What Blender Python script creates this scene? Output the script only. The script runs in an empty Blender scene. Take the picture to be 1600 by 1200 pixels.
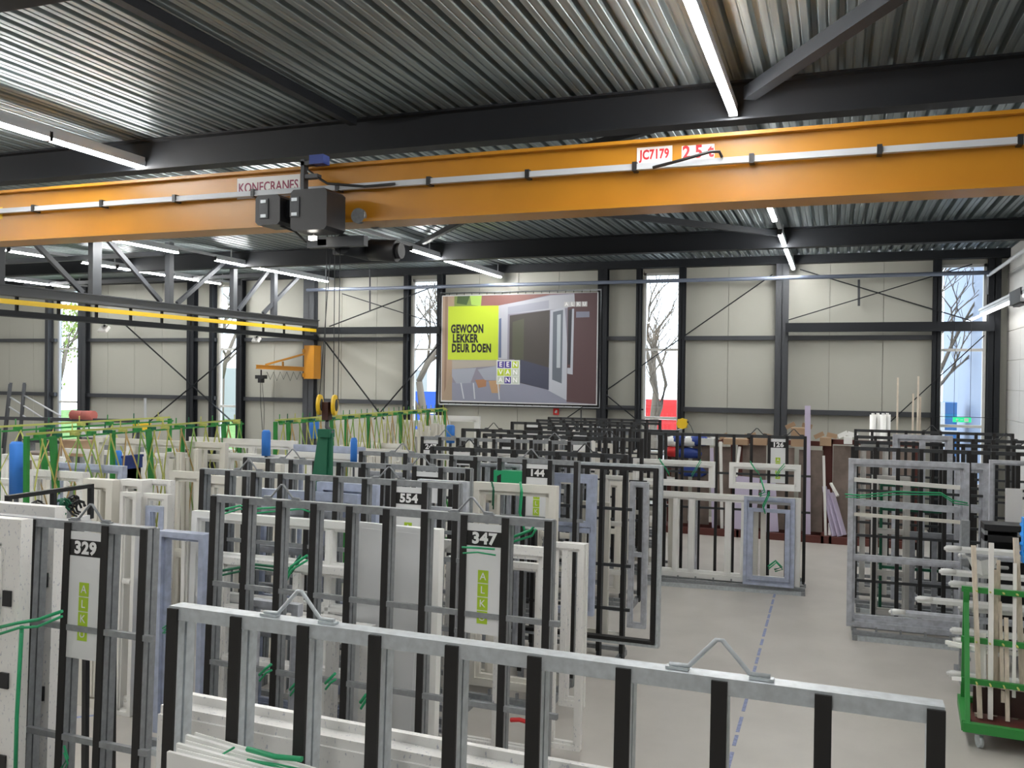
import bpy, math, random
from mathutils import Vector, Matrix
random.seed(7)
S = bpy.context.scene
COL = S.collection
PI = math.pi
# ------------------------------------------------------------------ camera, sky, exposure
F = 1397.0; CAMZ = 3.27
AX = Matrix(((0.93993412, 0.01428207, -0.34105699), (0.34114564, -0.00423909, 0.9400009), (0.01197939, -0.99988902, -0.00885673)))
# columns of AX: camera right, camera down, camera forward in world axes
cd = bpy.data.cameras.new('camera'); cam = bpy.data.objects.new('camera', cd); COL.objects.link(cam)
cd.sensor_width = 36.0; cd.lens = 36.0*F/1600.0; cd.clip_start = 0.05; cd.clip_end = 300
r_, d_, f_ = AX.col[0], AX.col[1], AX.col[2]
M3 = Matrix((r_, -d_, -f_)).transposed()
cam.matrix_world = Matrix.Translation((0, 0, CAMZ)) @ M3.to_4x4()
S.camera = cam
W = bpy.data.worlds.new('overcast_sky'); S.world = W; W.use_nodes = True
bg = W.node_tree.nodes['Background']; bg.inputs[0].default_value = (0.86, 0.92, 1.0, 1); bg.inputs[1].default_value = 4.2
S.view_settings.view_transform = 'Standard'; S.view_settings.look = 'None'
S.view_settings.gamma = 1.0; S.view_settings.use_curve_mapping = False
S.view_settings.exposure = 0.0
LED = 136.0

def at(u, v, Y):
    c = AX @ Vector(((u-800)/F, (v-600)/F, 1.0)); return Vector((0, 0, CAMZ)) + c*(Y/c.y)

# ------------------------------------------------------------------ materials
MATS = {}
def mat(name, col, rough=0.6, metal=0.0, emit=0.0, var=0.0, scale=8.0, bump=0.0, col2=None, stretch=None, alpha=None, spec=None):
    m = bpy.data.materials.new(name); m.use_nodes = True; n = m.node_tree.nodes; l = m.node_tree.links
    b = n['Principled BSDF']; b.inputs['Roughness'].default_value = rough; b.inputs['Metallic'].default_value = metal
    c = (*col, 1.0); b.inputs['Base Color'].default_value = c
    if spec is not None: b.inputs['Specular IOR Level'].default_value = spec
    if emit: b.inputs['Emission Color'].default_value = c; b.inputs['Emission Strength'].default_value = emit
    if var or bump or col2:
        tc = n.new('ShaderNodeTexCoord'); mp = n.new('ShaderNodeMapping'); ns = n.new('ShaderNodeTexNoise')
        l.new(tc.outputs['Object'], mp.inputs[0]); l.new(mp.outputs[0], ns.inputs['Vector'])
        if stretch: mp.inputs['Scale'].default_value = stretch
        ns.inputs['Scale'].default_value = scale; ns.inputs['Detail'].default_value = 4
        rp = n.new('ShaderNodeValToRGB'); l.new(ns.outputs[0], rp.inputs[0])
        k = var if var else 0.0
        a = tuple(max(0, x*(1-k)) for x in col); d = col2 if col2 else tuple(min(1, x*(1+k)) for x in col)
        rp.color_ramp.elements[0].position = 0.35; rp.color_ramp.elements[1].position = 0.65
        rp.color_ramp.elements[0].color = (*a, 1); rp.color_ramp.elements[1].color = (*d, 1)
        l.new(rp.outputs[0], b.inputs['Base Color'])
        if bump:
            bp = n.new('ShaderNodeBump'); bp.inputs['Strength'].default_value = bump; bp.inputs['Distance'].default_value = 0.01
            l.new(ns.outputs[0], bp.inputs['Height']); l.new(bp.outputs[0], b.inputs['Normal'])
    MATS[name] = m; return m
galv = mat('galvanised_steel', (0.30, 0.315, 0.33), 0.5, 0.4, var=0.10, scale=26)
galvl = mat('bright_galvanised_steel', (0.55, 0.59, 0.62), 0.45, 0.35, var=0.09, scale=30)
dksteel = mat('dark_steel', (0.045, 0.048, 0.052), 0.5, 0.2)
rubber = mat('black_rubber', (0.012, 0.011, 0.011), 0.6)
blackp = mat('black_plastic', (0.015, 0.015, 0.017), 0.45)
anthr = mat('anthracite_paint', (0.013, 0.015, 0.019), 0.6, spec=.3)
anthr2 = mat('slate_paint', (0.05, 0.054, 0.062), 0.5)
orange = mat('orange_paint', (0.47, 0.20, 0.012), 0.35, var=0.05, scale=2)
white = mat('white_pvc', (0.82, 0.81, 0.78), 0.4)
cream = mat('cream_pvc', (0.75, 0.725, 0.66), 0.45)
bright = mat('bright_white_pvc', (0.88, 0.88, 0.86), 0.4)
greyf = mat('grey_foil', (0.47, 0.49, 0.54), 0.4, var=0.15, scale=14)
bluef = mat('blue_grey_film', (0.43, 0.48, 0.62), 0.35, var=0.12, scale=12)
conduit = mat('pale_grey_plastic', (0.50, 0.52, 0.55), 0.45)
plateg = mat('light_grey_sheet', (0.78, 0.79, 0.80), 0.5)
green = mat('green_band', (0.02, 0.36, 0.15), 0.45)
dgreen = mat('dark_green_textile', (0.008, 0.12, 0.06), 0.7)
gpaint = mat('green_paint', (0.03, 0.26, 0.05), 0.4)
lime = mat('lime_print', (0.42, 0.62, 0.03), 0.5)
bluem = mat('blue_foam', (0.04, 0.22, 0.72), 0.6)
yell = mat('yellow_paint', (0.85, 0.55, 0.02), 0.45)
ycord = mat('yellow_green_cord', (0.50, 0.52, 0.14), 0.7)
tcord = mat('tan_cord', (0.55, 0.38, 0.16), 0.7)
gcord = mat('green_cord', (0.25, 0.42, 0.10), 0.7)
red = mat('red_paint', (0.65, 0.03, 0.03), 0.5)
brown = mat('brown_red_steel', (0.13, 0.035, 0.028), 0.5)
mdf = mat('brown_board', (0.21, 0.165, 0.14), 0.7, var=0.15, scale=5)
lilac = mat('lilac_film', (0.56, 0.50, 0.66), 0.4)
wood = mat('pale_wood', (0.66, 0.58, 0.48), 0.6, var=0.1, scale=10, stretch=(6, 6, 0.6))
card = mat('cardboard', (0.40, 0.27, 0.17), 0.8)
dblue = mat('dark_blue_plastic', (0.02, 0.05, 0.26), 0.5)
wrap = mat('plastic_wrap', (0.70, 0.71, 0.70), 0.25)
led = mat('led_diffuser', (1.0, 0.99, 0.96), 0.5, emit=LED)
ledlow = mat('led_diffuser_low', (1.0, 0.99, 0.96), 0.5, emit=LED*.16)
wallm = mat('cream_wall_sheet', (0.45, 0.45, 0.40), 0.5)
wallr = mat('white_wall_sheet', (0.56, 0.55, 0.53), 0.5)
seam = mat('panel_joint', (0.30, 0.29, 0.25), 0.7)
conc = mat('concrete_floor', (0.50, 0.475, 0.44), 0.42, var=0.05, scale=1.6, bump=0.02)
blacknum = mat('black_print', (0.008, 0.008, 0.008), 0.5)
whitenum = mat('white_print', (0.85, 0.85, 0.85), 0.5)
redp = mat('red_print', (0.62, 0.02, 0.03), 0.5)
magp = mat('maroon_print', (0.25, 0.01, 0.06), 0.5)
pinkp = mat('white_label', (0.80, 0.78, 0.76), 0.5)
tape = mat('blue_tape', (0.27, 0.31, 0.50), 0.7, var=0.2, scale=30)
grass = mat('grass', (0.10, 0.22, 0.04), 0.9, var=0.4, scale=3)
pave = mat('paving', (0.4, 0.4, 0.4), 0.9)
bark = mat('bark', (0.16, 0.13, 0.10), 0.9)
leafm = mat('spring_leaves', (0.25, 0.35, 0.06), 0.8)
bldg = mat('blue_grey_cladding', (0.22, 0.28, 0.40), 0.6)
def film():
    m = mat('printed_film', (0.84, 0.83, 0.81), 0.35); n = m.node_tree.nodes; l = m.node_tree.links
    tc = n.new('ShaderNodeTexCoord'); mp = n.new('ShaderNodeMapping'); mp.inputs['Scale'].default_value = (60, 60, 26)
    ns = n.new('ShaderNodeTexNoise'); ns.inputs['Scale'].default_value = 1.4; ns.inputs['Detail'].default_value = 5
    rp = n.new('ShaderNodeValToRGB'); rp.color_ramp.elements[0].position = 0.62; rp.color_ramp.elements[1].position = 0.68
    rp.color_ramp.elements[0].color = (0.84, 0.83, 0.81, 1); rp.color_ramp.elements[1].color = (0.50, 0.51, 0.57, 1)
    l.new(tc.outputs['Object'], mp.inputs[0]); l.new(mp.outputs[0], ns.inputs[0]); l.new(ns.outputs[0], rp.inputs[0]); l.new(rp.outputs[0], n['Principled BSDF'].inputs['Base Color'])
    return m
filmw = film()
def glassm():
    m = bpy.data.materials.new('window_glass'); m.use_nodes = True; n = m.node_tree.nodes; l = m.node_tree.links
    n.clear(); o = n.new('ShaderNodeOutputMaterial'); mx = n.new('ShaderNodeMixShader'); t = n.new('ShaderNodeBsdfTransparent'); g = n.new('ShaderNodeBsdfGlossy')
    g.inputs['Roughness'].default_value = 0.02; t.inputs[0].default_value = (0.93, 0.96, 0.97, 1)
    mx.inputs[0].default_value = 0.05; l.new(t.outputs[0], mx.inputs[1]); l.new(g.outputs[0], mx.inputs[2]); l.new(mx.outputs[0], o.inputs[0]); return m
glass = glassm()
def deckm():
    m = mat('zinc_deck', (0.40, 0.42, 0.42), 0.40, 0.7); n = m.node_tree.nodes; l = m.node_tree.links
    tc = n.new('ShaderNodeTexCoord'); mp = n.new('ShaderNodeMapping'); mp.inputs['Scale'].default_value = (14, 0.35, 14)
    ns = n.new('ShaderNodeTexNoise'); ns.inputs['Scale'].default_value = 1.5; ns.inputs['Detail'].default_value = 3
    rp = n.new('ShaderNodeValToRGB'); rp.color_ramp.elements[0].color = (0.18, 0.215, 0.222, 1); rp.color_ramp.elements[1].color = (0.32, 0.365, 0.375, 1)
    rp.color_ramp.elements[0].position = .3; rp.color_ramp.elements[1].position = .7
    l.new(tc.outputs['Object'], mp.inputs[0]); l.new(mp.outputs[0], ns.inputs[0]); l.new(ns.outputs[0], rp.inputs[0]); l.new(rp.outputs[0], n['Principled BSDF'].inputs['Base Color'])
    return m
deck = deckm()

# ------------------------------------------------------------------ mesh helpers
class MB:
    def __init__(s): s.v = []; s.f = []; s.m = []; s.mats = []; s.cur = 0; s.sm = []
    def mat(s, m):
        if m not in s.mats: s.mats.append(m)
        s.cur = s.mats.index(m); return s
    def add(s, vs, fs, smooth=False):
        b = len(s.v); s.v += [tuple(v) for v in vs]
        for f in fs: s.f.append(tuple(b+i for i in f)); s.m.append(s.cur); s.sm.append(smooth)
        return s
    def box(s, x0, x1, y0, y1, z0, z1):
        return s.add([(x0,y0,z0),(x1,y0,z0),(x1,y1,z0),(x0,y1,z0),(x0,y0,z1),(x1,y0,z1),(x1,y1,z1),(x0,y1,z1)],
            [(0,3,2,1),(4,5,6,7),(0,1,5,4),(1,2,6,5),(2,3,7,6),(3,0,4,7)])
    def bar(s, p, q, w, h=None, up=(0,0,1)):
        p = Vector(p); q = Vector(q); h = w if h is None else h; d = (q-p).normalized(); up = Vector(up)
        if abs(d.dot(up)) > .98: up = Vector((0,1,0))
        a = d.cross(up).normalized()*w/2; b = a.cross(d).normalized()*h/2
        vs = [p-a-b, p+a-b, p+a+b, p-a+b, q-a-b, q+a-b, q+a+b, q-a+b]
        return s.add(vs, [(0,1,2,3),(7,6,5,4),(0,4,5,1),(1,5,6,2),(2,6,7,3),(3,7,4,0)])
    def tube(s, pts, r, n=6, close=False):
        pts = [Vector(p) for p in pts]; rings = []; k = len(pts)
        rr = r if isinstance(r, (list, tuple)) else [r]*k
        for i, p in enumerate(pts):
            d = (pts[min(i+1, k-1)]-pts[max(i-1, 0)]).normalized()
            up = Vector((0,0,1)) if abs(d.z) < .9 else Vector((1,0,0))
            a = d.cross(up).normalized(); b = a.cross(d).normalized()
            rings.append([p + (a*math.cos(2*PI*j/n) + b*math.sin(2*PI*j/n))*rr[i] for j in range(n)])
        vs = [v for R in rings for v in R]; fs = []
        for i in range(k-1):
            for j in range(n): fs.append((i*n+j, i*n+(j+1) % n, (i+1)*n+(j+1) % n, (i+1)*n+j))
        fs.append(tuple(range(n))[::-1]); fs.append(tuple(range((k-1)*n, k*n)))
        return s.add(vs, fs, True)
    def disc(s, c, axis, r, t, n=20):
        c = Vector(c); a = Vector(axis).normalized()*t/2; return s.tube([c-a, c+a], r, n)
    def prism(s, poly, y0, y1):  # polygon in x,z extruded along y
        n = len(poly); vs = [(x, y0, z) for x, z in poly]+[(x, y1, z) for x, z in poly]
        fs = [tuple(range(n)), tuple(range(2*n-1, n-1, -1))]+[(i, i+n, (i+1) % n+n, (i+1) % n) for i in range(n)]
        return s.add(vs, fs)
    def mesh(s, name, m=None):
        me = bpy.data.meshes.new(name); me.from_pydata(s.v, [], s.f)
        for mm in (s.mats or [m]): me.materials.append(mm)
        if s.mats: me.polygons.foreach_set('material_index', s.m)
        me.polygons.foreach_set('use_smooth', [False if len(f) > 4 else q for f, q in zip(s.f, s.sm)])
        me.update(); return me
def link(name, data, parent=None, loc=(0,0,0), rot=(0,0,0)):
    o = bpy.data.objects.new(name, data); COL.objects.link(o); o.location = loc; o.rotation_euler = rot
    if parent: o.parent = parent
    return o
def part(name, mb, m, parent, loc=(0,0,0), rot=(0,0,0), label=None):
    o = link(name, mb.mesh(name, m), parent, loc, rot)
    if label: o['label'] = label
    return o
USED = {}
def tag(o, label, cat, group=None, kind=None):
    o['label'] = label
    if cat: o['category'] = cat
    if group: o['group'] = group
    if kind: o['kind'] = kind
    if label in USED and not group: print('DUP LABEL', label)
    USED[label] = 1
    return o
def thing(name, label, cat, loc=(0,0,0), rot=(0,0,0), group=None, kind=None):
    return tag(link(name, None, None, loc, rot), label, cat, group, kind)
def solo(name, mb, m, label, cat, loc=(0,0,0), rot=(0,0,0), group=None, kind=None):
    return tag(link(name, mb.mesh(name, m), None, loc, rot), label, cat, group, kind)
def text_mesh(txt, size, m, bold=0.012, ext=0.001, sx=1.0):
    c = bpy.data.curves.new('text', 'FONT'); c.body = txt; c.size = size; c.offset = bold*size; c.extrude = ext
    c.align_x = 'CENTER'; c.align_y = 'CENTER'; c.resolution_u = 3; c.space_character = 1.0+bold*2
    o = bpy.data.objects.new('tmp', c); COL.objects.link(o); dg = bpy.context.evaluated_depsgraph_get()
    me = bpy.data.meshes.new_from_object(o.evaluated_get(dg)); bpy.data.objects.remove(o)
    for v in me.vertices: v.co.x *= sx
    me.materials.clear(); me.materials.append(m); return me

# ------------------------------------------------------------------ the setting
WY = 21.5; DK = 6.08; XL = -26.0; XR = 3.4; YN = -4.0
mb = MB(); mb.box(XL-0.2, XR+.2, YN-.2, WY+.25, -.1, 0); fl = solo('floor', mb, conc, 'pale grey concrete floor of the hall', None, kind='structure')
# floor tape along the aisle
t = MB(); y = 5.4; k = 0
while y < 14.2:
    ln = random.uniform(.22, .5); x = -0.80-.006*k*.3
    t.box(x-.017, x+.017, y, y+ln, .0005, .002); y += ln+random.uniform(.05, .16); k += 1
solo('floor_tape', t, tape, 'worn dashed blue tape line along the aisle floor', 'floor tape', kind='stuff')
t = MB(); a, b = Vector((-7.3, 6.0, 0)), Vector((-5.6, 7.45, 0)); t.bar(a+Vector((0,0,.001)), b+Vector((0,0,.001)), .045, .001)
solo('floor_tape', t, tape, 'short solid blue floor tape seen through rack 329', 'floor tape')
# ceiling deck
ce = thing('ceiling', 'trapezoidal zinc roof deck', None, (0,0,0), kind='structure')
pitch = .21; N = 6; sw = pitch*N
sh = MB(); prof = []
for i in range(N):
    x = i*pitch; prof += [(x, 0), (x+.052, 0), (x+.058, .010), (x+.070, .010), (x+.076, 0), (x+.128, 0), (x+.134, .006), (x+.150, .075), (x+.190, .075)]
prof.append((sw, 0)); prof[-1] = (sw, 0)
vs = [(x, YN, z) for x, z in prof]+[(x, WY, z) for x, z in prof]; n = len(prof)
sh.add(vs, [(i, i+1, i+1+n, i+n) for i in range(n-1)])
# small stiffening creases in the pans
dm = sh.mesh('deck_sheet', deck)
x = XL
while x < XR-.05: link('deck_sheet', dm, ce, (x, 0, DK)); x += sw
mb = MB(); mb.box(XL, XR+.2, YN-.2, WY+.25, DK+.078, DK+.3); part('roof_cover', mb, dksteel, ce)
# roof beams across the hall (I sections)
def ibeam(p0, p1, h, w, tf=.02, tw=.015):
    m = MB(); x0, x1 = p0, p1
    m.box(x0, x1, -w/2, w/2, 0, tf); m.box(x0, x1, -w/2, w/2, h-tf, h); m.box(x0, x1, -tw/2, tw/2, tf, h-tf); return m
bm_ = ibeam(XL, XR-.05, .37, .22).mesh('roof_beam', anthr)
for i, (y, nm) in enumerate([(4.45, 'nearest the camera'), (8.75, 'just beyond the orange bridge crane'), (13.0, 'midway down the hall'), (17.4, 'last before the end wall'), (.2, 'above the camera')]):
    tag(link('roof_beam', bm_, None, (0, y, DK-.37)), 'dark steel roof beam ' + nm, None, kind='structure')
m = MB(); m.box(XL, XR, WY-.30, WY-.05, DK-.18, DK); solo('roof_beam', m, anthr, 'dark eaves beam along the top of the end wall', None, kind='structure')
# longitudinal ties and wind braces under the deck
def rod(name, p, q, w, m_, label, cat='brace', grp=None, h=None):
    mm = MB(); c = (Vector(p)+Vector(q))/2; mm.bar(Vector(p)-c, Vector(q)-c, w, h or w)
    return solo(name, mm, m_, label, cat, tuple(c), group=grp)
rod('roof_tie', (-5.0, 4.6, DK-.05), (-5.0, 8.6, DK-.05), .09, anthr, 'dark tie bar running along the roof deck in the near bay')
rod('roof_brace', (-.80, 8.6, 5.93), (1.6, 4.6, 5.93), .12, anthr, 'diagonal roof brace beside the near right light strip')
rod('roof_brace', (-2.9, 10.2, 5.95), (-.9, 8.9, 5.95), .09, anthr, 'diagonal roof brace just above the orange crane girder')
rod('roof_brace', (-4.6, 13.2, 5.95), (-1.0, 17.2, 5.95), .10, anthr, 'long diagonal roof brace below the crane beyond its middle')
rod('roof_brace', (-8.5, 17.1, 5.95), (-5.2, 13.2, 5.95), .09, anthr, 'diagonal roof brace crossing above the banner')
# ---- end wall with windows
wb = thing('wall_back', 'cream panelled end wall with tall narrow windows', None, (0, WY, 0), kind='structure')
wins = [(-22.95, -22.0), (-16.85, -16.05), (-10.63, -9.80), (-4.42, -3.53), (2.08, 3.0)]
segs = []; px = XL
for a, b in wins: segs.append((px, a)); px = b
segs.append((px, XR+.2))
for a, b in segs:
    x = a; nn = max(1, round((b-a)/1.05)); w = (b-a)/nn
    for i in range(nn):
        m = MB(); m.box(x+.005, x+w-.005, 0, .12, 0, DK+.05)
        part('panel', m, wallm, wb); x += w
m = MB(); m.mat(seam)
for a, b in segs: m.box(a, b, .03, .11, 0, DK+.05)
part('panel_core', m, seam, wb)
for i, (a, b) in enumerate(wins):
    m = MB(); m.box(a, b, 0, .12, 0, 1.0); part('panel', m, wallm, wb)
    m = MB(); m.box(a, b, 0, .12, 5.80, DK+.05); part('panel', m, wallm, wb)
    w_ = thing('window_%d' % (i+1), 'tall narrow window %d from the left in the end wall' % (i+1), None, ((a+b)/2, WY+.02, 1.0), kind='structure')
    hw = (b-a)/2; fm = MB(); fm.box(-hw, -hw+.06, -.03, .06, 0, 4.8); fm.box(hw-.06, hw, -.03, .06, 0, 4.8)
    fm.box(-hw, hw, -.03, .06, 0, .06); fm.box(-hw, hw, -.03, .06, 4.74, 4.8); part('window_frame', fm, white if i != 0 else conduit, w_)
    for z in (1.30, 2.95): tm = MB(); tm.box(-hw+.06, hw-.06, -.02, .05, z-.03, z+.03); part('transom', tm, white, w_)
    for z0, z1 in ((.06, 1.27), (1.33, 2.92), (2.98, 4.74)):
        gm = MB(); gm.box(-hw+.06, hw-.06, .01, .02, z0, z1); part('pane', gm, glass, w_)
# columns
def column(x, w, label, y=WY-.16, d=.2, m_=anthr2, z1=DK):
    m = MB(); m.box(-w/2, w/2, -d/2, -d/2+.015, 0, z1); m.box(-w/2, w/2, d/2-.015, d/2, 0, z1); m.box(-.008, .008, -d/2, d/2, 0, z1)
    m.box(-w/2-.03, w/2+.03, -d/2-.03, d/2+.03, 0, .02)
    return solo('wall_column', m, m_, label, None, (x, y, 0), kind='structure')
column(-21.75, .30, 'broad dark blue-black column right of the leftmost window')
column(-23.15, .14, 'slim column left of the leftmost window')
column(-17.68, .24, 'dark column behind the left runway girder', m_=anthr)
column(-16.95, .12, 'slim dark column left of the second window', m_=anthr)
column(-15.98, .18, 'dark column right of the second window', m_=anthr)
column(-13.69, .34, 'heavy dark column carrying the orange jib crane')
column(-10.72, .13, 'slim column left of the window beside the banner', m_=anthr)
column(-9.74, .16, 'column between window and banner', m_=anthr)
column(-5.39, .24, 'dark column at the right edge of the banner', m_=anthr)
column(-4.50, .12, 'slim column left of the window right of the banner', m_=anthr)
column(-3.46, .14, 'slim column right of the window beside the yellow reel', m_=anthr)
column(-1.19, .28, 'dark column behind rack 126')
column(2.02, .16, 'column left of the rightmost window', m_=anthr)
column(3.12, .24, 'dark corner column at the right end of the end wall', m_=anthr)
# girts
def girt(x0, x1, z, h, y0, dd, m_, label):
    m = MB(); c = (x0+x1)/2; m.box(x0-c, x1-c, -dd/2, dd/2, -h/2, h/2); solo('wall_rail', m, m_, label, None, (c, y0, z), kind='structure')
GX = [(-26, -22.95), (-21.9, -16.9), (-15.9, -13.8), (-13.5, -10.7), (-9.7, -4.5), (-3.45, -1.3), (-1.1, 2.0)]
nm = ['at the far left end', 'between the two left windows', 'left of the jib crane column', 'right of the jib crane column', 'behind the banner', 'right of the window beside the yellow reel', 'in the right bay']
for (a, b), t_ in zip(GX, nm):
    girt(a, b, 4.22, .10, WY-.08, .12, anthr2, 'upper grey wall rail ' + t_); girt(a, b, 2.53, .11, WY-.08, .12, anthr2, 'lower grey wall rail ' + t_)
girt(-13.5, -9.7, 4.44, .18, WY-.38, .16, anthr, 'heavy dark beam across the wall left of the banner')
girt(-1.1, 3.1, 4.44, .20, WY-.38, .16, anthr, 'heavy dark beam across the right bay of the wall')
m = MB(); m.tube([(-13.6, 0, 0), (3.0, 0, .01)], .045, 8); solo('conduit', m, mat('blue_grey_pipe', (.16, .19, .26), .4), 'blue-grey pipe running high along the end wall', 'pipe', (0, WY-.50, 5.545))
def wb2(p, q, label, w=.055):
    a = at(*p, WY-.25); b = at(*q, WY-.25); rod('wall_brace', a, b, w, anthr, label, 'brace', h=.02)
wb2((515, 510), (690, 443), 'upper cross brace rising right, left of the banner'); wb2((535, 459), (690, 508), 'upper cross brace falling right, left of the banner')
wb2((505, 530), (600, 655), 'lower brace falling right from the jib crane column'); wb2((585, 655), (690, 533), 'lower brace rising right to the column by the banner')
wb2((947, 610), (1207, 429), 'long brace rising right of the banner across the window'); wb2((947, 617), (1010, 668), 'short brace falling right of the banner foot')
wb2((868, 665), (912, 635), 'short brace rising below the banner corner'); rod('wall_brace', at(910, 636, WY-.25), at(1005, 640, WY-.25), .04, anthr, 'thin horizontal brace at the banner foot')
wb2((1232, 500), (1519, 413), 'upper cross brace rising right in the right bay'); wb2((1250, 421), (1517, 501), 'upper cross brace falling right in the right bay')
wb2((1389, 661), (1538, 524), 'lower brace rising across the rightmost window')
wb2((195, 507), (373, 668), 'left bay brace falling right through the dark column'); wb2((226, 665), (378, 538), 'left bay brace rising right through the dark column')
rod('cable_duct', at(908, 640, WY-.2), at(908, 700, WY-.2), .03, anthr2, 'thin vertical duct under the banner corner', 'duct')
rod('cable_duct', at(1342, 437, WY-.2), at(1342, 478, WY-.2), .05, anthr2, 'short hanging duct in the right bay', 'duct')
rod('cable_duct', at(578, 400, WY-.45), at(578, 487, WY-.45), .03, anthr2, 'short hanging duct left of the banner', 'duct')
rod('cable_duct', at(227, 622, WY-.2), at(227, 690, WY-.2), .05, conduit, 'pale vertical duct on the left wall bay', 'duct')
# right wall
wr = thing('wall_right', 'white side wall of horizontal sandwich panels', None, (XR, 0, 0), kind='structure')
z = 0
while z < DK-.01:
    h = min(.62, DK-z)
    yy = YN
    while yy < WY:
        m = MB(); m.box(0, .1, yy+.005, min(yy+6, WY)-.005, z+.004, z+h-.004); part('panel', m, wallr, wr); yy += 6
    z += h
m = MB(); m.box(.03, .14, YN, WY, 0, DK); part('panel_core', m, seam, wr)
m = MB(); m.box(XL-.15, XL, YN, WY+.2, 0, DK+.2); solo('wall_left', m, wallr, 'far left side wall', None, kind='structure')
m = MB(); m.box(XL-.1, XR+.15, YN-.15, YN, 0, DK+.2); solo('wall_front', m, wallr, 'wall behind the camera', None, kind='structure')

# ------------------------------------------------------------------ light strips
def strip(x, y0, y1, z, label, w=.055, power=led):
    t = thing('light_strip', label, 'light', (x, (y0+y1)/2, z)); h = (y1-y0)/2
    a = MB(); a.box(-.04, .04, -h, h, .022, .085); part('housing', a, conduit, t)
    a = MB(); a.box(-w/2, w/2, -h+.01, h-.01, -.012, .022); part('diffuser', a, power, t)
    for e0, e1 in ((-h-.012, -h), (h, h+.012)): a = MB(); a.box(-.042, .042, e0, e1, -.014, .088); part('end_cap', a, blackp, t)
    return t
rows = {-.95: [(-1.6, 1.2), (2.9, 5.72), (5.76, 8.62), (9.9, 12.4), (12.85, 14.6), (15.95, 18.6), (18.64, 21.1)],  # the strip hidden behind the crane is added to balance the lighting
        -8.0: [(-1.6, 1.2), (1.6, 4.4), (4.45, 7.33), (7.37, 8.8), (10.3, 13.0), (16.05, 18.7), (18.72, 21.1)],  # here too one unseen strip behind the crane, added for even light
        -12.95: [(3.0, 5.8), (7.0, 9.8), (13.17, 15.15), (16.35, 18.7), (18.72, 21.0)],
        -16.3: [(6.0, 8.8), (10.2, 11.9), (12.6, 13.9), (14.0, 14.9), (15.9, 16.9), (17.0, 18.9), (18.92, 20.8)], -21.5: [(8, 11), (13, 16), (17.5, 20.5)]}
rn = {-.95: 'right row under the roof', -8.0: 'middle row under the roof', -12.95: 'row above the left runway girder', -16.3: 'row beyond the left runway girder', -21.5: 'farthest left row'}
on = ['first', 'second', 'third', 'fourth', 'fifth', 'sixth', 'seventh']
for x, rr in rows.items():
    for i, (a, b) in enumerate(rr): strip(x, a, b, 5.75, 'glowing white LED strip, %s from the camera in the %s' % (on[i], rn[x]))
    m = MB(); m.box(-.03, .03, -12.4, 12.4, 0, .05)
    for k in range(7): m.box(-.01, .01, -12+k*4, -11.98+k*4, .05, DK-5.84)
    solo('light_trunking', m, conduit, 'pale grey trunking carrying the LED strips of the %s' % rn[x], 'trunking', (x, 8.9, 5.835))
strip(2.92, 17.7, 21.6, 4.70, 'low LED strip along the right wall, behind its black box', .07, ledlow)
strip(2.92, 13.4, 17.2, 4.70, 'low LED strip along the right wall, nearer the camera', .07, ledlow)
m = MB(); m.box(-.09, .09, -.5, .5, -.12, .12); m.box(-.05, .05, -.4, .4, -.15, -.12); solo('junction_box', m, blackp, 'black box between the low LED strips on the right', 'box', (2.94, 17.35, 4.73))
m = MB(); m.box(-.05, .05, -4.5, 4.5, 0, .05); solo('light_trunking', m, conduit, 'low trunking beside the right wall', 'trunking', (2.92, 17.2, 4.79))
m = MB(); m.tube([(3.0, 12, 0), (3.0, 21.3, 0), (3.0, 21.35, -.4)], .035, 8); solo('conduit', m, conduit, 'pale pipe high along the right wall', 'pipe', (0, 0, 5.53))

# ------------------------------------------------------------------ orange bridge crane
cr = thing('bridge_crane', 'orange overhead bridge crane girder spanning the hall', 'crane', (-5.2, 7.95, 4.77))
cx0, cx1 = -8.2, 8.35
m = MB(); m.box(cx0, cx1, -.08, .08, .03, .57); part('web', m, orange, cr)
m = MB(); m.box(cx0, cx1, -.15, .15, .57, .60); part('top_flange', m, orange, cr)
m = MB(); m.box(cx0, cx1, -.19, .19, 0, .03); part('bottom_flange', m, orange, cr)
m = MB(); m.box(cx0, cx1, -.165, -.115, .335, .385); m.box(cx0, cx1, -.175, -.12, .33, .337); part('cable_rail', m, conduit, cr)
k = cx0+.7
while k < cx1:
    m = MB(); m.box(k-.02, k+.02, -.18, -.08, .32, .40); part('rail_bracket', m, blackp, cr); k += 1.0
def lab(u0, v0, u1, v1, txt, tm_, size, name, bold=.03, sx=1.0):
    a = at(u0, v0, 7.86); b = at(u1, v1, 7.86); cxx = (a.x+b.x)/2+5.2; cz = (a.z+b.z)/2-4.77
    m = MB(); m.box(-(b.x-a.x)/2, (b.x-a.x)/2, -.003, 0, -(a.z-b.z)/2, (a.z-b.z)/2)
    o = part(name, m, pinkp, cr, (cxx, -.081, cz)); link('lettering', text_mesh(txt, size, tm_, bold, .001, sx), o, (0, -.005, 0), (PI/2, 0, 0)); return o
lab(370, 279, 468, 305, 'KONECRANES', magp, .140, 'name_label', .010, .80)
lab(995, 231, 1050, 252, 'JC7179', redp, .115, 'number_label', .035, .72)
lab(1065, 228, 1116, 247, '2.5 t', redp, .15, 'load_label', .035, .90)
a = at(0, 333, 7.86); m = MB(); m.box(-.07, .07, -.003, 0, -.07, .07); part('edge_label', m, yell, cr, (a.x+5.2-.04, -.081, a.z-4.77))
m = MB(); pts = [at(1020, 262, 7.75), at(1065, 250, 7.72), at(1110, 237, 7.72), at(1124, 237, 7.74), at(1128, 245, 7.78)]; m.tube([p-Vector((5.2*-1, 7.95, 4.77)) for p in pts], .014, 6); part('loose_cable', m, blackp, cr)
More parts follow.
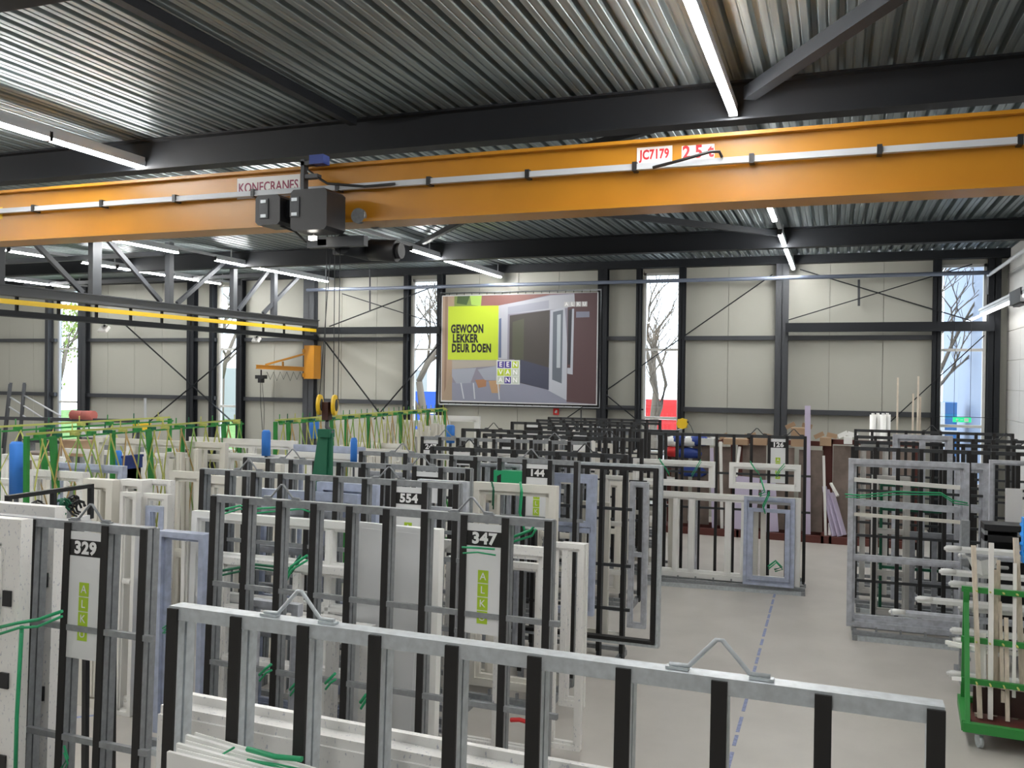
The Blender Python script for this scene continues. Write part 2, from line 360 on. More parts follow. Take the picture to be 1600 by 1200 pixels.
# hoist trolley
ho = thing('hoist_trolley', 'black electric hoist hanging on the orange girder', 'hoist', (-4.95, 7.95, 4.9))
def hb(name, x0, x1, y0, y1, z0, z1, m_=blackp, bev=.03):
    m = MB(); m.prism([(x0+bev, z0), (x1-bev, z0), (x1, z0+bev), (x1, z1-bev), (x1-bev, z1), (x0+bev, z1), (x0, z1-bev), (x0, z0+bev)], y0, y1); return part(name, m, m_, ho)
hb('motor_housing', -.40, -.12, -.60, -.30, -.19, .10); hb('gearbox', -.14, .02, -.50, -.24, -.12, .06, anthr); hb('control_cabinet', .0, .40, -.60, -.26, -.26, .13)
for x in (-.30, .05):
    m = MB(); m.box(x-.05, x+.05, -.612, -.60, -.13, .06); part('cover_plate', m, anthr2, ho)
    for e0 in (.02, -.12): m = MB(); m.box(x-.03, x+.03, -.618, -.612, e0, e0+.03); part('bright_clip', m, galvl, ho)
m = MB(); m.box(-.09, -.05, -.30, -.22, .06, .50); m.box(-.09, .06, -.30, -.22, .44, .48); m.box(-.02, .12, -.33, -.25, .30, .34); part('hanger', m, anthr2, ho)
m = MB(); m.box(.02, .18, -.32, -.20, .44, .53); part('limit_switch', m, dblue, ho)
m = MB(); m.tube([(.0, -.30, .38), (.12, -.3, .30), (.22, -.3, .24), (.6, -.24, .2), (.9, -.18, .22)], .014, 6); m.tube([(-.35, -.5, -.1), (-.15, -.5, -.2), (-.05, -.45, -.24), (.05, -.4, -.34), (.15, -.4, -.26), (.05, -.38, -.16)], .012, 6); part('cable', m, blackp, ho)
m = MB(); m.box(-.02, .62, -.28, -.20, -.38, -.28); m.box(-.02, .62, .20, .28, -.38, -.28); m.box(.1, .2, -.28, .28, -.36, -.30); part('trolley_frame', m, anthr2, ho)
for x in (.08, .5):
    for y in (-.17, .17):
        m = MB(); m.disc((x, y, -.07), (0, 1, 0), .075, .05, 14); part('wheel', m, galv, ho)
m = MB(); m.tube([(.32, -.18, -.34), (.32, .36, -.34)], .10, 14); part('rope_drum', m, anthr, ho)
m = MB(); m.tube([(.46, .15, -.36), (.76, .15, -.38)], .11, 14); m.disc((.78, .15, -.38), (1, 0, 0), .08, .06, 14); part('drive_motor', m, blackp, ho)
m = MB(); m.box(.10, .17, -.44, -.40, -.33, -.29); part('work_light', m, mat('lit_lamp', (1, .95, .85), .4, emit=12), ho)
# ropes, hook block, sling
hb_ = thing('hook_block', 'yellow and black hook block hanging from the hoist ropes', 'hook block', (-4.77, 7.75, 2.96))
for i, (dx, dy, tx) in enumerate([(-.09, 0, .02), (-.05, .02, -.05), (.07, 0, .05), (.11, .02, .1)]):
    m = MB(); m.tube([(dx, dy, .05), (tx+.02, dy, 1.75)], .004, 5); part('rope', m, dksteel, hb_)
for x in (-.085, .085):
    m = MB(); m.disc((x, 0, 0), (1, .35, 0), .10, .035, 20); m.disc((x, 0, 0), (1, .35, 0), .105, .012, 20); part('sheave', m, yell, hb_)
    m = MB(); m.disc((x, -.004, 0), (1, .35, 0), .06, .05, 16); part('sheave_guard', m, rubber, hb_)
m = MB(); m.box(-.035, .035, -.04, .04, -.15, .03); part('block_body', m, mat('dark_red', (.05, .012, .008), .5), hb_)
m = MB(); m.tube([(0, 0, -.14), (0, 0, -.22), (.06, 0, -.27), (.06, 0, -.33), (0, 0, -.38), (-.06, 0, -.34), (-.055, 0, -.30)], .022, 8); part('hook', m, anthr2, hb_)
sl = MB(); hy = 7.75
for k, (a, b, y) in enumerate([(-.05, -.13, -.02), (.0, -.02, -.03), (.04, .05, -.02)]):
    x0 = -4.62
    sl.add([(a-.035, y, 0), (a+.035, y-.01, 0), (b+.055, y-.06, -.85), (b-.055, y-.05, -.85), (a-.035, y+.03, 0), (a+.035, y+.02, 0), (b+.055, y-.03, -.85), (b-.055, y-.02, -.85)], [(0,1,2,3), (7,6,5,4), (0,4,5,1), (1,5,6,2), (2,6,7,3), (3,7,4,0)])
sl.box(-.07, .065, -.06, .04, -.04, .04)
solo('lifting_sling', sl, dgreen, 'dark green lifting sling hanging from the hook block', 'sling', (-4.77, hy, 2.68))
m = MB(); m.box(-.05, .05, -.07, -.06, -.02, .06)
# ------------------------------------------------------------------ left runway girder
rg = thing('runway_girder', 'dark lattice runway girder with an orange rail at left', 'runway girder', (-13.5, 13.5, 4.2))
L0, L1 = -17.4, 7.75
m = MB(); m.box(-.12, .12, L0, L1, .36, .54); m.box(-.16, .16, L0, L1, .52, .54); part('upper_chord', m, anthr2, rg)
m = MB(); m.box(-.13, .13, L0, L1, 0, .10); part('lower_chord', m, anthr, rg)
m = MB(); m.box(.16, .19, L0, L1, .20, .285); part('conductor_rail', m, yell, rg)
y = -17
while y < 7.6:
    m = MB(); m.box(-.10, -.06, y, y+.05, .1, .36); part('batten_plate', m, anthr, rg); y += .9
for y, nx in [(11.4, 1), (13.5, 1), (15.55, 1), (17.72, 1), (19.35, 1), (9.3, 1), (7.2, 1), (5.1, 1)]:
    m = MB(); w = .11 if y in (13.5, 9.3) else .07; m.box(-.06, .06, y-13.5-w, y-13.5+w, .54, 1.85); part('hanger_post', m, anthr2, rg)
for a, b, za, zb in [(11.5, 13.2, 1.8, .56), (13.7, 15.3, 1.75, .56), (9.5, 11.2, 1.75, .56), (17.5, 15.8, 1.75, .56), (19.2, 17.9, 1.75, .56), (20.6, 18.9, 1.75, .56), (7.4, 9.2, 1.75, .56)]:
    m = MB(); m.bar((0, a-13.5, za), (0, b-13.5, zb), .07, .09); part('diagonal', m, anthr2, rg)
for (x, y, z), l_ in [((-13.62, 13.72, 4.18), 'small white floodlight under the left girder, nearer'), ((-13.62, 18.6, 4.18), 'small white floodlight under the left girder, farther')]:
    q = thing('floodlight', l_, 'lamp', (x+.16, y, z)); m = MB(); m.box(-.02, .02, -.02, .02, -.07, .0); part('bracket', m, anthr, q)
    m = MB(); m.add([(-.10, -.05, -.16), (.10, -.05, -.16), (.10, .05, -.06), (-.10, .05, -.06), (-.1, -.09, -.12), (.1, -.09, -.12), (.1, 0, -.02), (-.1, 0, -.02)], [(0,3,2,1),(4,5,6,7),(0,1,5,4),(1,2,6,5),(2,3,7,6),(3,0,4,7)]); part('lamp_head', m, bright, q)
for k in range(6):
    y = 9.3+k*2.05
    rod('overhead_conduit', (-13.6, y, 5.80), (-22.5, y+.3, 5.78), .10, anthr2, 'dark purlin beyond the left girder, %s from the camera' % on[k], 'purlin')
# ------------------------------------------------------------------ jib crane
jb = thing('jib_crane', 'small orange wall jib crane with a black chain hoist', 'jib crane', (-13.69, 21.2, 3.6))
def J(u, v): p = at(u, v, 21.05); return Vector((p.x+13.69, -.15, p.z-3.6))
a, b = J(480, 540), J(495, 592)
m = MB(); m.box(a.x, b.x, -.30, .045, b.z, a.z); m.box(a.x-.03, a.x+.02, -.34, -.02, b.z+.05, b.z+.15); m.box(a.x-.03, a.x+.02, -.34, -.02, a.z-.2, a.z-.1); part('mast_bracket', m, orange, jb)
m = MB(); p, q = J(402, 573), J(482, 577); m.bar(p, q, .10, .09); m.bar(p+Vector((0, 0, .05)), q+Vector((0, 0, .05)), .16, .015); m.bar(p-Vector((0, 0, .05)), q-Vector((0, 0, .05)), .16, .015); part('arm', m, orange, jb)
m = MB(); m.bar(J(415, 570), J(480, 552), .05); m.bar(J(442, 573), J(442, 565), .04); part('stay', m, orange, jb)
m = MB(); p = J(408, 589); m.box(p.x-.13, p.x+.13, -.25, -.05, p.z-.05, p.z+.05); m.box(p.x-.06, p.x+.06, -.22, -.08, p.z-.16, p.z-.05); m.tube([p, p+Vector((0, 0, .2))], .02); part('chain_hoist', m, blackp, jb)
m = MB(); m.tube([p+Vector((-.02, 0, -.1)), J(407, 625), J(410, 672)], .008, 5); m.tube([p+Vector((.03, 0, -.1)), J(413, 640), J(412, 672)], .006, 5); part('hanging_chain', m, anthr, jb)
m = MB(); pts = []
for k in range(6):
    for s_, dz in ((0, 0), (.5, 12+2*(k % 2))): pts.append(J(417+(k+s_)*10.4, 581+dz))
m.tube(pts, .008, 5); part('festoon_cable', m, blackp, jb)

# ------------------------------------------------------------------ banner
bn = thing('banner', 'large printed banner hung on the end wall', 'banner', (-7.575, WY-.28, 2.58))
BW, BH = 4.18, 2.76
m = MB(); m.box(-BW/2, BW/2, -.004, .004, 0, BH); part('cloth', m, mat('banner_white', (.55, .56, .57), .5), bn)
m = MB(); e = .06
m.tube([(-BW/2-e, .03, -e), (BW/2+e, .03, -e), (BW/2+e, .03, BH+e), (-BW/2-e, .03, BH+e), (-BW/2-e, .03, -e)], .025, 6); part('hanging_frame', m, conduit, bn)
m = MB()
for k in range(21): x = -BW/2+k*BW/20; m.bar((x, 0, -.0), (x, .03, -e-.02), .012); m.bar((x, 0, BH), (x, .03, BH+e+.02), .012)
for k in range(14): z = k*BH/13; m.bar((-BW/2, 0, z), (-BW/2-e, .03, z), .012); m.bar((BW/2, 0, z), (BW/2+e, .03, z), .012)
o = part('tie', m, rubber, bn); o['kind'] = 'stuff'
# picture: polygons in crop pixels (crop of the banner, 4x, origin at left/top edge)
LAY = [0]
def bp(pts, col, layer, rough=.5, name='print'):
    LAY[0] += 1; layer = layer*1.0+LAY[0]*.02
    m = MB(); x0, x1, y0, y1 = 78, 1040, 248, 922
    pl = [(-BW/2+(px-x0)/(x1-x0)*BW, BH-(py-y0)/(y1-y0)*BH) for px, py in pts]
    m.prism(pl, -.004-.0006*layer-.0006, -.004)
    mm = MATS.get(name) or mat(name, col, rough); return part('printed_area', m, mm, bn)
bp([(84,254),(1034,250),(1034,916),(84,912)], (.22,.21,.26), 0, name='print_base')
bp([(84,254),(160,254),(150,912),(84,912)], (.36,.26,.19), 1, name='print_curtain')
bp([(100,254),(118,254),(112,912),(100,912)], (.25,.17,.12), 2, name='print_curtain_fold')
bp([(160,254),(340,254),(340,330),(160,330)], (.16,.22,.06), 1, name='print_leaves')
bp([(180,254),(260,254),(240,310),(175,300)], (.05,.09,.03), 2, name='print_dark_leaves')
bp([(260,254),(335,254),(330,320),(270,310)], (.32,.48,.10), 2, name='print_lit_leaves')
bp([(330,254),(900,251),(760,256),(440,322),(330,322)], (.22,.10,.09), 1, name='print_roof')
bp([(440,318),(760,262),(900,256),(905,335),(500,372),(500,650),(444,650)], (.40,.41,.46), 2, name='print_porch')
bp([(500,328),(750,290),(750,340),(500,372)], (.30,.31,.37), 3, name='print_porch_shade')
bp([(446,400),(460,395),(462,640),(446,640)], (.10,.13,.22), 3, name='print_pane')
bp([(900,251),(1034,250),(1034,915),(862,905),(862,335),(905,330)], (.085,.045,.05), 3, name='print_brick')
bp([(512,380),(755,350),(755,835),(580,795),(580,650),(512,650)], (.055,.048,.045), 4, name='print_doorway')
bp([(530,420),(600,400),(600,700),(530,640)], (.07,.075,.05), 5, name='print_reflection')
bp([(760,352),(845,335),(862,560),(862,895),(752,838)], (.42,.44,.50), 5, name='print_door_leaf')
bp([(775,362),(835,350),(832,795),(775,772)], (.12,.14,.17), 6, name='print_door_glass')
bp([(800,380),(822,376),(822,700),(800,700)], (.40,.44,.48), 7, name='print_door_shine')
bp([(866,350),(888,348),(882,680),(866,680)], (.03,.03,.04), 6, name='print_window_dark'); bp([(888,345),(900,344),(896,740),(864,735),(864,700),(882,700)], (.45,.46,.5), 7, name='print_door_leaf')
bp([(150,655),(440,655),(440,690),(150,715)], (.34,.31,.27), 3, name='print_table')
bp([(84,912),(150,800),(440,790),(580,790),(755,838),(862,898),(862,915)], (.23,.24,.31), 2, name='print_terrace')
bp([(580,650),(755,700),(755,835),(580,792)], (.05,.055,.09), 5, name='print_floor_inside')
bp([(150,715),(305,705),(270,800),(180,805),(150,760)], (.30,.32,.38), 6, name='print_chair'); bp([(315,715),(440,690),(445,780),(360,780)], (.28,.31,.37), 6, name='print_chair')
bp([(300,780),(370,775),(370,820),(320,830)], (.34,.17,.09), 5, name='print_pot'); bp([(385,785),(462,780),(452,860),(405,860)], (.40,.25,.14), 5, name='print_pot2')
for x0_, x1_, x2_ in ((205, 220, 240), (285, 290, 300), (440, 445, 455)): bp([(x0_,800),(x0_+7,800),(x1_+12,900),(x1_+5,900)], (.5,.52,.56), 7, name='print_chair_leg')
bp([(84,912),(150,715),(152,912)], (.33,.25,.18), 2, name='print_curtain_foot')
bp([(122,318),(442,318),(442,655),(122,655)], (.44,.56,.03), 8, name='print_lime')
def bt(txt, px, py, size, mm, sx=1.0, bold=.02):
    x = -BW/2+(px-78)/962*BW; z = BH-(py-248)/674*BH
    link('lettering', text_mesh(txt, size, mm, bold, .0008, sx), bn, (x, -.013, z), (PI/2, 0, 0))
bt('GEWOON', 245, 463, .29, blacknum, .63, .05); bt('LEKKER', 233, 523, .29, blacknum, .66, .05); bt('DEUR DOEN', 273, 584, .29, blacknum, .62, .05)
bp([(434,655),(578,655),(578,805),(434,805)], (.62,.66,.62), 8, name='print_logo_back')
cells = [('E', 440, 'p'), ('E', 484, 'p'), ('N', 530, 'l')], [('V', 440, 'l'), ('A', 484, 'l'), ('N', 530, 'g')], [('A', 440, 'g'), ('N', 484, 'p'), ('N', 530, 'g')]
cellc = {'p': ((.06, .04, .26), 'print_purple'), 'l': ((.44, .56, .03), 'print_lime'), 'g': ((.50, .55, .48), 'print_pale_cell')}
for r, rw in enumerate(cells):
    for ch, px, k in rw:
        py = 662+r*48; bp([(px,py),(px+40,py),(px+40,py+42),(px,py+42)], cellc[k][0], 9, name=cellc[k][1])
        bt(ch, px+20, py+21, .17, whitenum, 1.0, .02)
for i, ch in enumerate('ALKU'):
    px = 840+i*35; bp([(px,302),(px+31,302),(px+31,332),(px,332)], (.5,.5,.5), 8, name='print_pale_square'); bt(ch, px+15, 317, .12, whitenum)
bp([(912,362),(990,362),(990,396),(912,398)], (.20,.21,.28), 8, name='print_wall_lamp')
# fire sign, exit sign, reel
p = at(869, 643, WY-.05); m = MB(); m.box(-.075, .075, -.01, 0, -.085, .085); q = solo('fire_sign', m, red, 'small red fire equipment sign below the banner', 'sign', tuple(p))
m = MB(); m.tube([(-.03, -.011, -.02), (.03, -.011, -.02)], .02, 8); m.box(-.015, .03, -.013, -.01, .0, .035); part('symbol', m, whitenum, q)
p = at(1503, 656, WY-.9); q = thing('exit_sign', 'hanging green lit emergency exit sign before the rightmost window', 'sign', tuple(p))
m = MB(); m.box(-.17, .17, -.02, .02, -.05, .05); part('sign_panel', m, mat('exit_green', (.02, .55, .22), .4, emit=1.2), q)
m = MB(); m.tube([(-.10, -.022, .02), (-.09, -.022, -.035)], .012, 6); m.bar((-.12, -.022, .0), (-.06, -.022, .012), .01); m.bar((-.09, -.022, -.02), (-.12, -.022, -.04), .01); m.bar((-.09, -.022, -.02), (-.06, -.022, -.04), .01); m.box(.04, .12, -.024, -.02, -.035, .035); m.bar((-.03, -.022, 0), (.02, -.022, 0), .012); part('pictogram', m, whitenum, q)
m = MB(); m.tube([(-.5, 0, .06), (.62, 0, .055)], .006, 5); m.tube([(-.15, 0, .05), (-.15, 0, 1.98)], .004, 5); m.tube([(.15, 0, .05), (.15, 0, 1.98)], .004, 5); part('hanging_wire', m, anthr, q)
p = at(1066, 662, 20.9); q = thing('hose_reel', 'yellow hose reel on the column by the window', 'reel', tuple(p))
m = MB(); m.disc((0, 0, 0), (0, 1, 0), .13, .10, 8); m.box(-.10, .10, -.03, .12, -.10, .10); part('drum', m, yell, q)
m = MB(); m.box(-.03, .03, .05, .55, -.02, .04); m.box(.1, .15, -.02, .02, .02, .06); part('wall_arm', m, blackp, q)
m = MB(); m.tube([(.12, 0, .05), (.2, .0, -.05), (.28, 0, -.25), (.3, 0, -.5)], .008, 5); part('hose', m, anthr2, q)

# ------------------------------------------------------------------ outside
m = MB(); m.box(-60, 40, WY+.3, 90, -.12, -.02); solo('ground', m, pave, 'paved yard outside the end wall', None, kind='structure')
m = MB(); m.box(-60, -21, WY+2, 60, -.02, .03); solo('lawn', m, grass, 'grass strip outside the leftmost window', None, kind='structure')
def tree(x, y, h, seed, label, leaf=0):
    rnd = random.Random(seed); t = thing('tree', label, 'tree', (x, y, 0)); m = MB(); tips = []
    def br(p, d, L, r, dep):
        q = p+d*L; mid = (p+q)/2+Vector((rnd.uniform(-1, 1), rnd.uniform(-1, 1), 0))*L*.06; m.tube([p, mid, q], [r, r*.85, r*.65], 5); tips.append(q)
        if dep == 0: return
        for k in range(3):
            nd = (d+Vector((rnd.uniform(-.8, .8), rnd.uniform(-.8, .8), rnd.uniform(0, .5)))).normalized(); br(q if k else mid, nd, L*rnd.uniform(.6, .8), r*.55, dep-1)
    br(Vector((0, 0, 0)), Vector((0, 0, 1)), h*.3, h*.022, 5); part('trunk', m, bark, t)
    if leaf:
        m = MB()
        for q in tips:
            for k in range(4):
                c = q+Vector((rnd.gauss(0, .3), rnd.gauss(0, .3), rnd.gauss(0, .3))); s_ = .07
                m.add([c+Vector((-s_, 0, -s_)), c+Vector((s_, .03, -s_)), c+Vector((0, .05, s_))], [(0, 1, 2)])
        o = part('foliage', m, leafm, t); o['kind'] = 'stuff'
tree(-6.3, 33, 9, 1, 'bare tree outside the window right of the banner'); tree(-16.5, 34, 10, 2, 'bare tree outside the window left of the banner')
tree(-26.5, 34, 10, 3, 'bare tree outside the second window from the left'); tree(-33, 31, 9, 4, 'budding tree outside the leftmost window', 1)
tree(2.3, 30, 10, 5, 'bare tree outside the rightmost window')
m = MB(); m.box(-3.2, 3, 0, 12, 0, 8.5)
for k in range(12): m.box(-3.22, 3, -.03, 0, k*.7, k*.7+.02)
solo('building', m, bldg, 'blue-grey clad building beyond the rightmost window', 'building', (7.15, 27, 0))
def truck(x, y, m1, label, h=2.9, w=3):
    q = thing('truck', label, 'truck', (x, y, 0)); m = MB(); m.box(-w, w, -.6, .6, .9, h); part('box_body', m, m1, q)
    m = MB(); m.box(-w-.02, w+.02, -.65, -.6, h*.62, h*.66); m.box(-.1, .25, -.66, -.6, .9, h); part('stripe', m, bright, q)
    m = MB(); m.box(-w, w, -.5, .5, .6, .9); part('chassis', m, anthr, q)
    for xx in (-w+.6, w-.6): m = MB(); m.disc((xx, -.55, .45), (0, 1, 0), .45, .25, 16); part('wheel', m, rubber, q)
truck(-8.2, 40, red, 'red and white lorry outside the window right of the banner', 2.3, 1.6); truck(-17.7, 36, mat('blue_lorry', (.03, .12, .6), .5), 'blue lorry outside the window left of the banner', 2.55, 1.4)
truck(3.0, 32, mat('blue_van', (.05, .2, .5), .5), 'blue van outside the rightmost window', 2.6, .6)
m = MB(); m.box(-9, 7, 0, 5, 0, 3.6)
for k in range(7): m.box(-8+k*2, -7+k*2, -.05, 0, 1, 2.4)
solo('building', m, mat('pale_building', (.35, .36, .38), .7), 'low pale building beyond the second window', 'building', (-34, 52, 0))
m = MB()
rnd = random.Random(4)
for k in range(700):
    c = Vector((rnd.uniform(-7, 5), rnd.uniform(-.5, .5), rnd.uniform(0, 1.7))); s_ = .22; m.add([c+Vector((-s_, 0, -s_*.6)), c+Vector((s_, .1, -s_*.4)), c+Vector((0, .1, s_))], [(0, 1, 2)])
solo('hedge', m, mat('winter_hedge', (.10, .085, .08), .9), 'brown winter hedge outside the window right of the banner', 'hedge', (-8, 45, .1), kind='stuff')

# ------------------------------------------------------------------ glazing racks
RH = 2.38; LEAN = math.radians(2.4); NB = 9
def cached(key, fn, store={}):
    if key not in store: store[key] = fn()
    return store[key]
def post_mesh(g):
    def f():
        m = MB(); m.box(-.020, .020, 0, .040, 0, RH-.01); m.box(-.012, .010, .040, .052, 0, RH-.02); m.box(-.020, .020, .052, .098, 0, RH-.01); return m.mesh('post', g)
    return cached(('post', g.name), f)
def strip_mesh():
    def f(): m = MB(); m.box(-.0235, .0235, -.012, 0, .1, RH-.008); return m.mesh('rubber_strip', rubber)
    return cached('rub', f)
def bracket_mesh(g):
    def f():
        m = MB(); m.tube([(-.15, 0, .012), (-.09, 0, .014), (-.009, 0, .102), (.009, 0, .102), (.09, 0, .014), (.15, 0, .012)], .0075, 7); m.box(-.16, -.09, -.014, .014, 0, .008); m.box(.09, .16, -.014, .014, 0, .008); return m.mesh('lifting_eye', g)
    return cached(('eye', g.name), f)
def rack(a, b, label, g=galv, plate=None, num='', bars=(1.75, 1.18), brk=(.19, .81), green_sq=True, base=(-.62, .30), railh=.05, plate_h=.70):
    a = Vector(a); b = Vector(b); d = b-a; L = d.length; yaw = math.atan2(d.y, d.x); off = RH*math.sin(LEAN)
    loc = Vector((a.x, a.y, 0))-Vector((-math.sin(yaw), math.cos(yaw), 0))*off
    r = thing('glazing_rack', label, 'rack', tuple(loc), (0, 0, yaw)); rt = (-LEAN, 0, 0); up = Vector((0, math.sin(LEAN), math.cos(LEAN)))
    P = lambda x, y, z: (x, y+up.y*z, up.z*z)
    m = MB(); m.box(-.022, L+.022, -.002, .070, RH-.008, RH); m.box(-.022, L+.022, -.002, .006, RH-railh, RH-.008); m.box(-.022, L+.022, .062, .070, RH-railh, RH-.008)
    part('top_rail', m, g, r, (0, 0, 0), rt)
    for k in range(NB+1):
        x = L*k/NB; po = link('post', post_mesh(g), r, (x, 0, 0), rt); link('rubber_strip', strip_mesh(), po)
    for z in bars: m = MB(); m.box(-.0, L+.09, -.0115, .018, z-.017, z+.017); part('cross_bar', m, g, r, (0, 0, 0), rt)
    for f_ in brk: link('lifting_eye', bracket_mesh(g), r, P(L*f_, .032, RH), rt)
    y0, y1 = base
    for x in (0.0, L-.06): m = MB(); m.box(x, x+.06, y0, y1, .0, .06); m.box(x+.01, x+.05, y0-.002, y0, .01, .05); part('foot', m, galv, r)
    m = MB(); m.box(.06, L-.06, y0, y0+.06, 0, .055); part('floor_beam', m, galvl, r)
    for y in (y0+.05, -.35, .20): m = MB(); m.box(.0, L, y, y+.05, .06, .11); part('base_beam', m, galv, r)
    m = MB()
    for k in range(NB+1): m.box(L*k/NB-.012, L*k/NB+.012, y0+.06, y0+.09, .11, .17)
    o = part('peg_row', m, galv, r); o['kind'] = 'stuff'
    if plate is not None:
        w = L/NB-.045; h = plate_h; pl = MB(); pl.box(-w/2, w/2, -.004, 0, -h, 0)
        ps = part('number_plate', pl, plateg, r, P(L*(plate+.5)/NB, .0, RH-.055), rt)
        nb = MB(); nb.box(-w/2, w/2, -.006, -.004, -.142, -.048); part('number_field', nb, blacknum, ps)
        if num: link('number', text_mesh(num, .098, whitenum, .045, .0006, 1.08), ps, (0, -.0075, -.096), (PI/2, 0, 0))
        if green_sq:
            for i, ch in enumerate('ALKU'):
                z = -.335-i*.086; gg = MB(); gg.box(-.036, .036, -.006, -.004, z-.040, z+.040); o = part('green_square', gg, lime, ps)
                link('letter', text_mesh(ch, .066, whitenum, .0, .0006), ps, (0, -.0075, z), (PI/2, 0, 0))
    r['L'] = L; return r
R = {}
R['front'] = rack((-2.36, 2.76, 0), (.27, 2.70, 0), 'empty-topped galvanised rack filling the foreground, bright top rail', galvl, bars=(1.1,), brk=(.205, .775))
R['329'] = rack((-6.27, 4.12, 0), (-3.70, 4.08, 0), 'galvanised glazing rack with plate 329, at the left beside the thick white door frames', galv, 7-.0, '329', bars=(1.76, 1.12), brk=(.30, .83), plate_h=.74)
R['347'] = rack((-4.25, 5.38, 0), (-1.67, 5.30, 0), 'galvanised glazing rack with plate 347, next behind the foreground rack, holding the grey door panel', galv, 7, '347', bars=(1.745, 1.18), brk=(.22, .79))
R['554'] = rack((-5.52, 6.82, 0), (-2.94, 6.78, 0), 'galvanised glazing rack with plate 554, loaded with wide white frames', galv, 7, '554', brk=(.19, .75))
R['c'] = rack((-5.89, 7.96, 0), (-3.32, 7.94, 0), 'galvanised rack directly behind rack 554', galv, 7, '', brk=(.22, .8), plate_h=.3, green_sq=False)
R['144'] = rack((-5.20, 9.20, 0), (-2.58, 9.14, 0), 'galvanised glazing rack with plate 144, loaded with a cream frame', galv, 7, '144', brk=(.2, .8), base=(-.9, .42))
R['g'] = rack((-4.76, 10.20, 0), (-2.28, 10.16, 0), 'dark-framed rack behind rack 144 with tall grey frame', dksteel, 1, '', brk=(.2, .8), plate_h=.16, green_sq=False, bars=(1.75, 1.1, .6))
R['f'] = rack((-5.66, 11.80, 0), (-3.20, 11.95, 0), 'grey rack with number plate 247 near its left end', galv, 0, '247', brk=(.14, .8), plate_h=.5)
R['e'] = rack((-5.12, 12.88, 0), (-2.67, 12.96, 0), 'dark rack third behind rack 144, blank plate', dksteel, 1, '', brk=(.8,), plate_h=.18, green_sq=False)
R['d'] = rack((-5.93, 13.93, 0), (-3.48, 14.0, 0), 'dark rack with raised lifting eye right of the white portal frame', dksteel, 7, '', brk=(.22, .8), plate_h=.3, green_sq=False)
R['x'] = rack((-5.0, 15.3, 0), (-2.55, 15.35, 0), 'dark rack fifth behind rack 144', dksteel, None, brk=())
R['cc'] = rack((-5.98, 16.5, 0), (-3.5, 16.7, 0), 'dark rack sixth behind rack 144 with blank plate', dksteel, 1, '', brk=(), plate_h=.25, green_sq=False)
R['b'] = rack((-5.85, 17.7, 0), (-3.3, 17.75, 0), 'dark rack second from the end wall below the banner', dksteel, None, brk=())
R['a'] = rack((-5.98, 18.9, 0), (-3.51, 18.9, 0), 'dark rack nearest the end wall below the banner', dksteel, None, brk=())
R['126'] = rack((-2.89, 14.62, 0), (-.45, 14.82, 0), 'dark glazing rack with number plate 126', dksteel, 7, '126', brk=(.70, .93), base=(-.55, .3))
R['R'] = rack((.22, 12.86, 0), (2.75, 12.9, 0), 'dark rack at right holding the large grey window frame', dksteel, None, brk=(.9,), bars=(1.8, 1.2, .6), base=(-.75, .3))
R['r2'] = rack((.30, 14.2, 0), (2.85, 14.2, 0), 'dark rack second in the right row', dksteel, None, brk=(.88,))
R['r3'] = rack((.32, 15.5, 0), (2.85, 15.5, 0), 'dark rack third in the right row', dksteel, None, brk=(.85,))
R['r4'] = rack((.34, 17.5, 0), (2.88, 17.5, 0), 'dark rack last in the right row, nearest the end wall', dksteel, None, brk=(.5,))

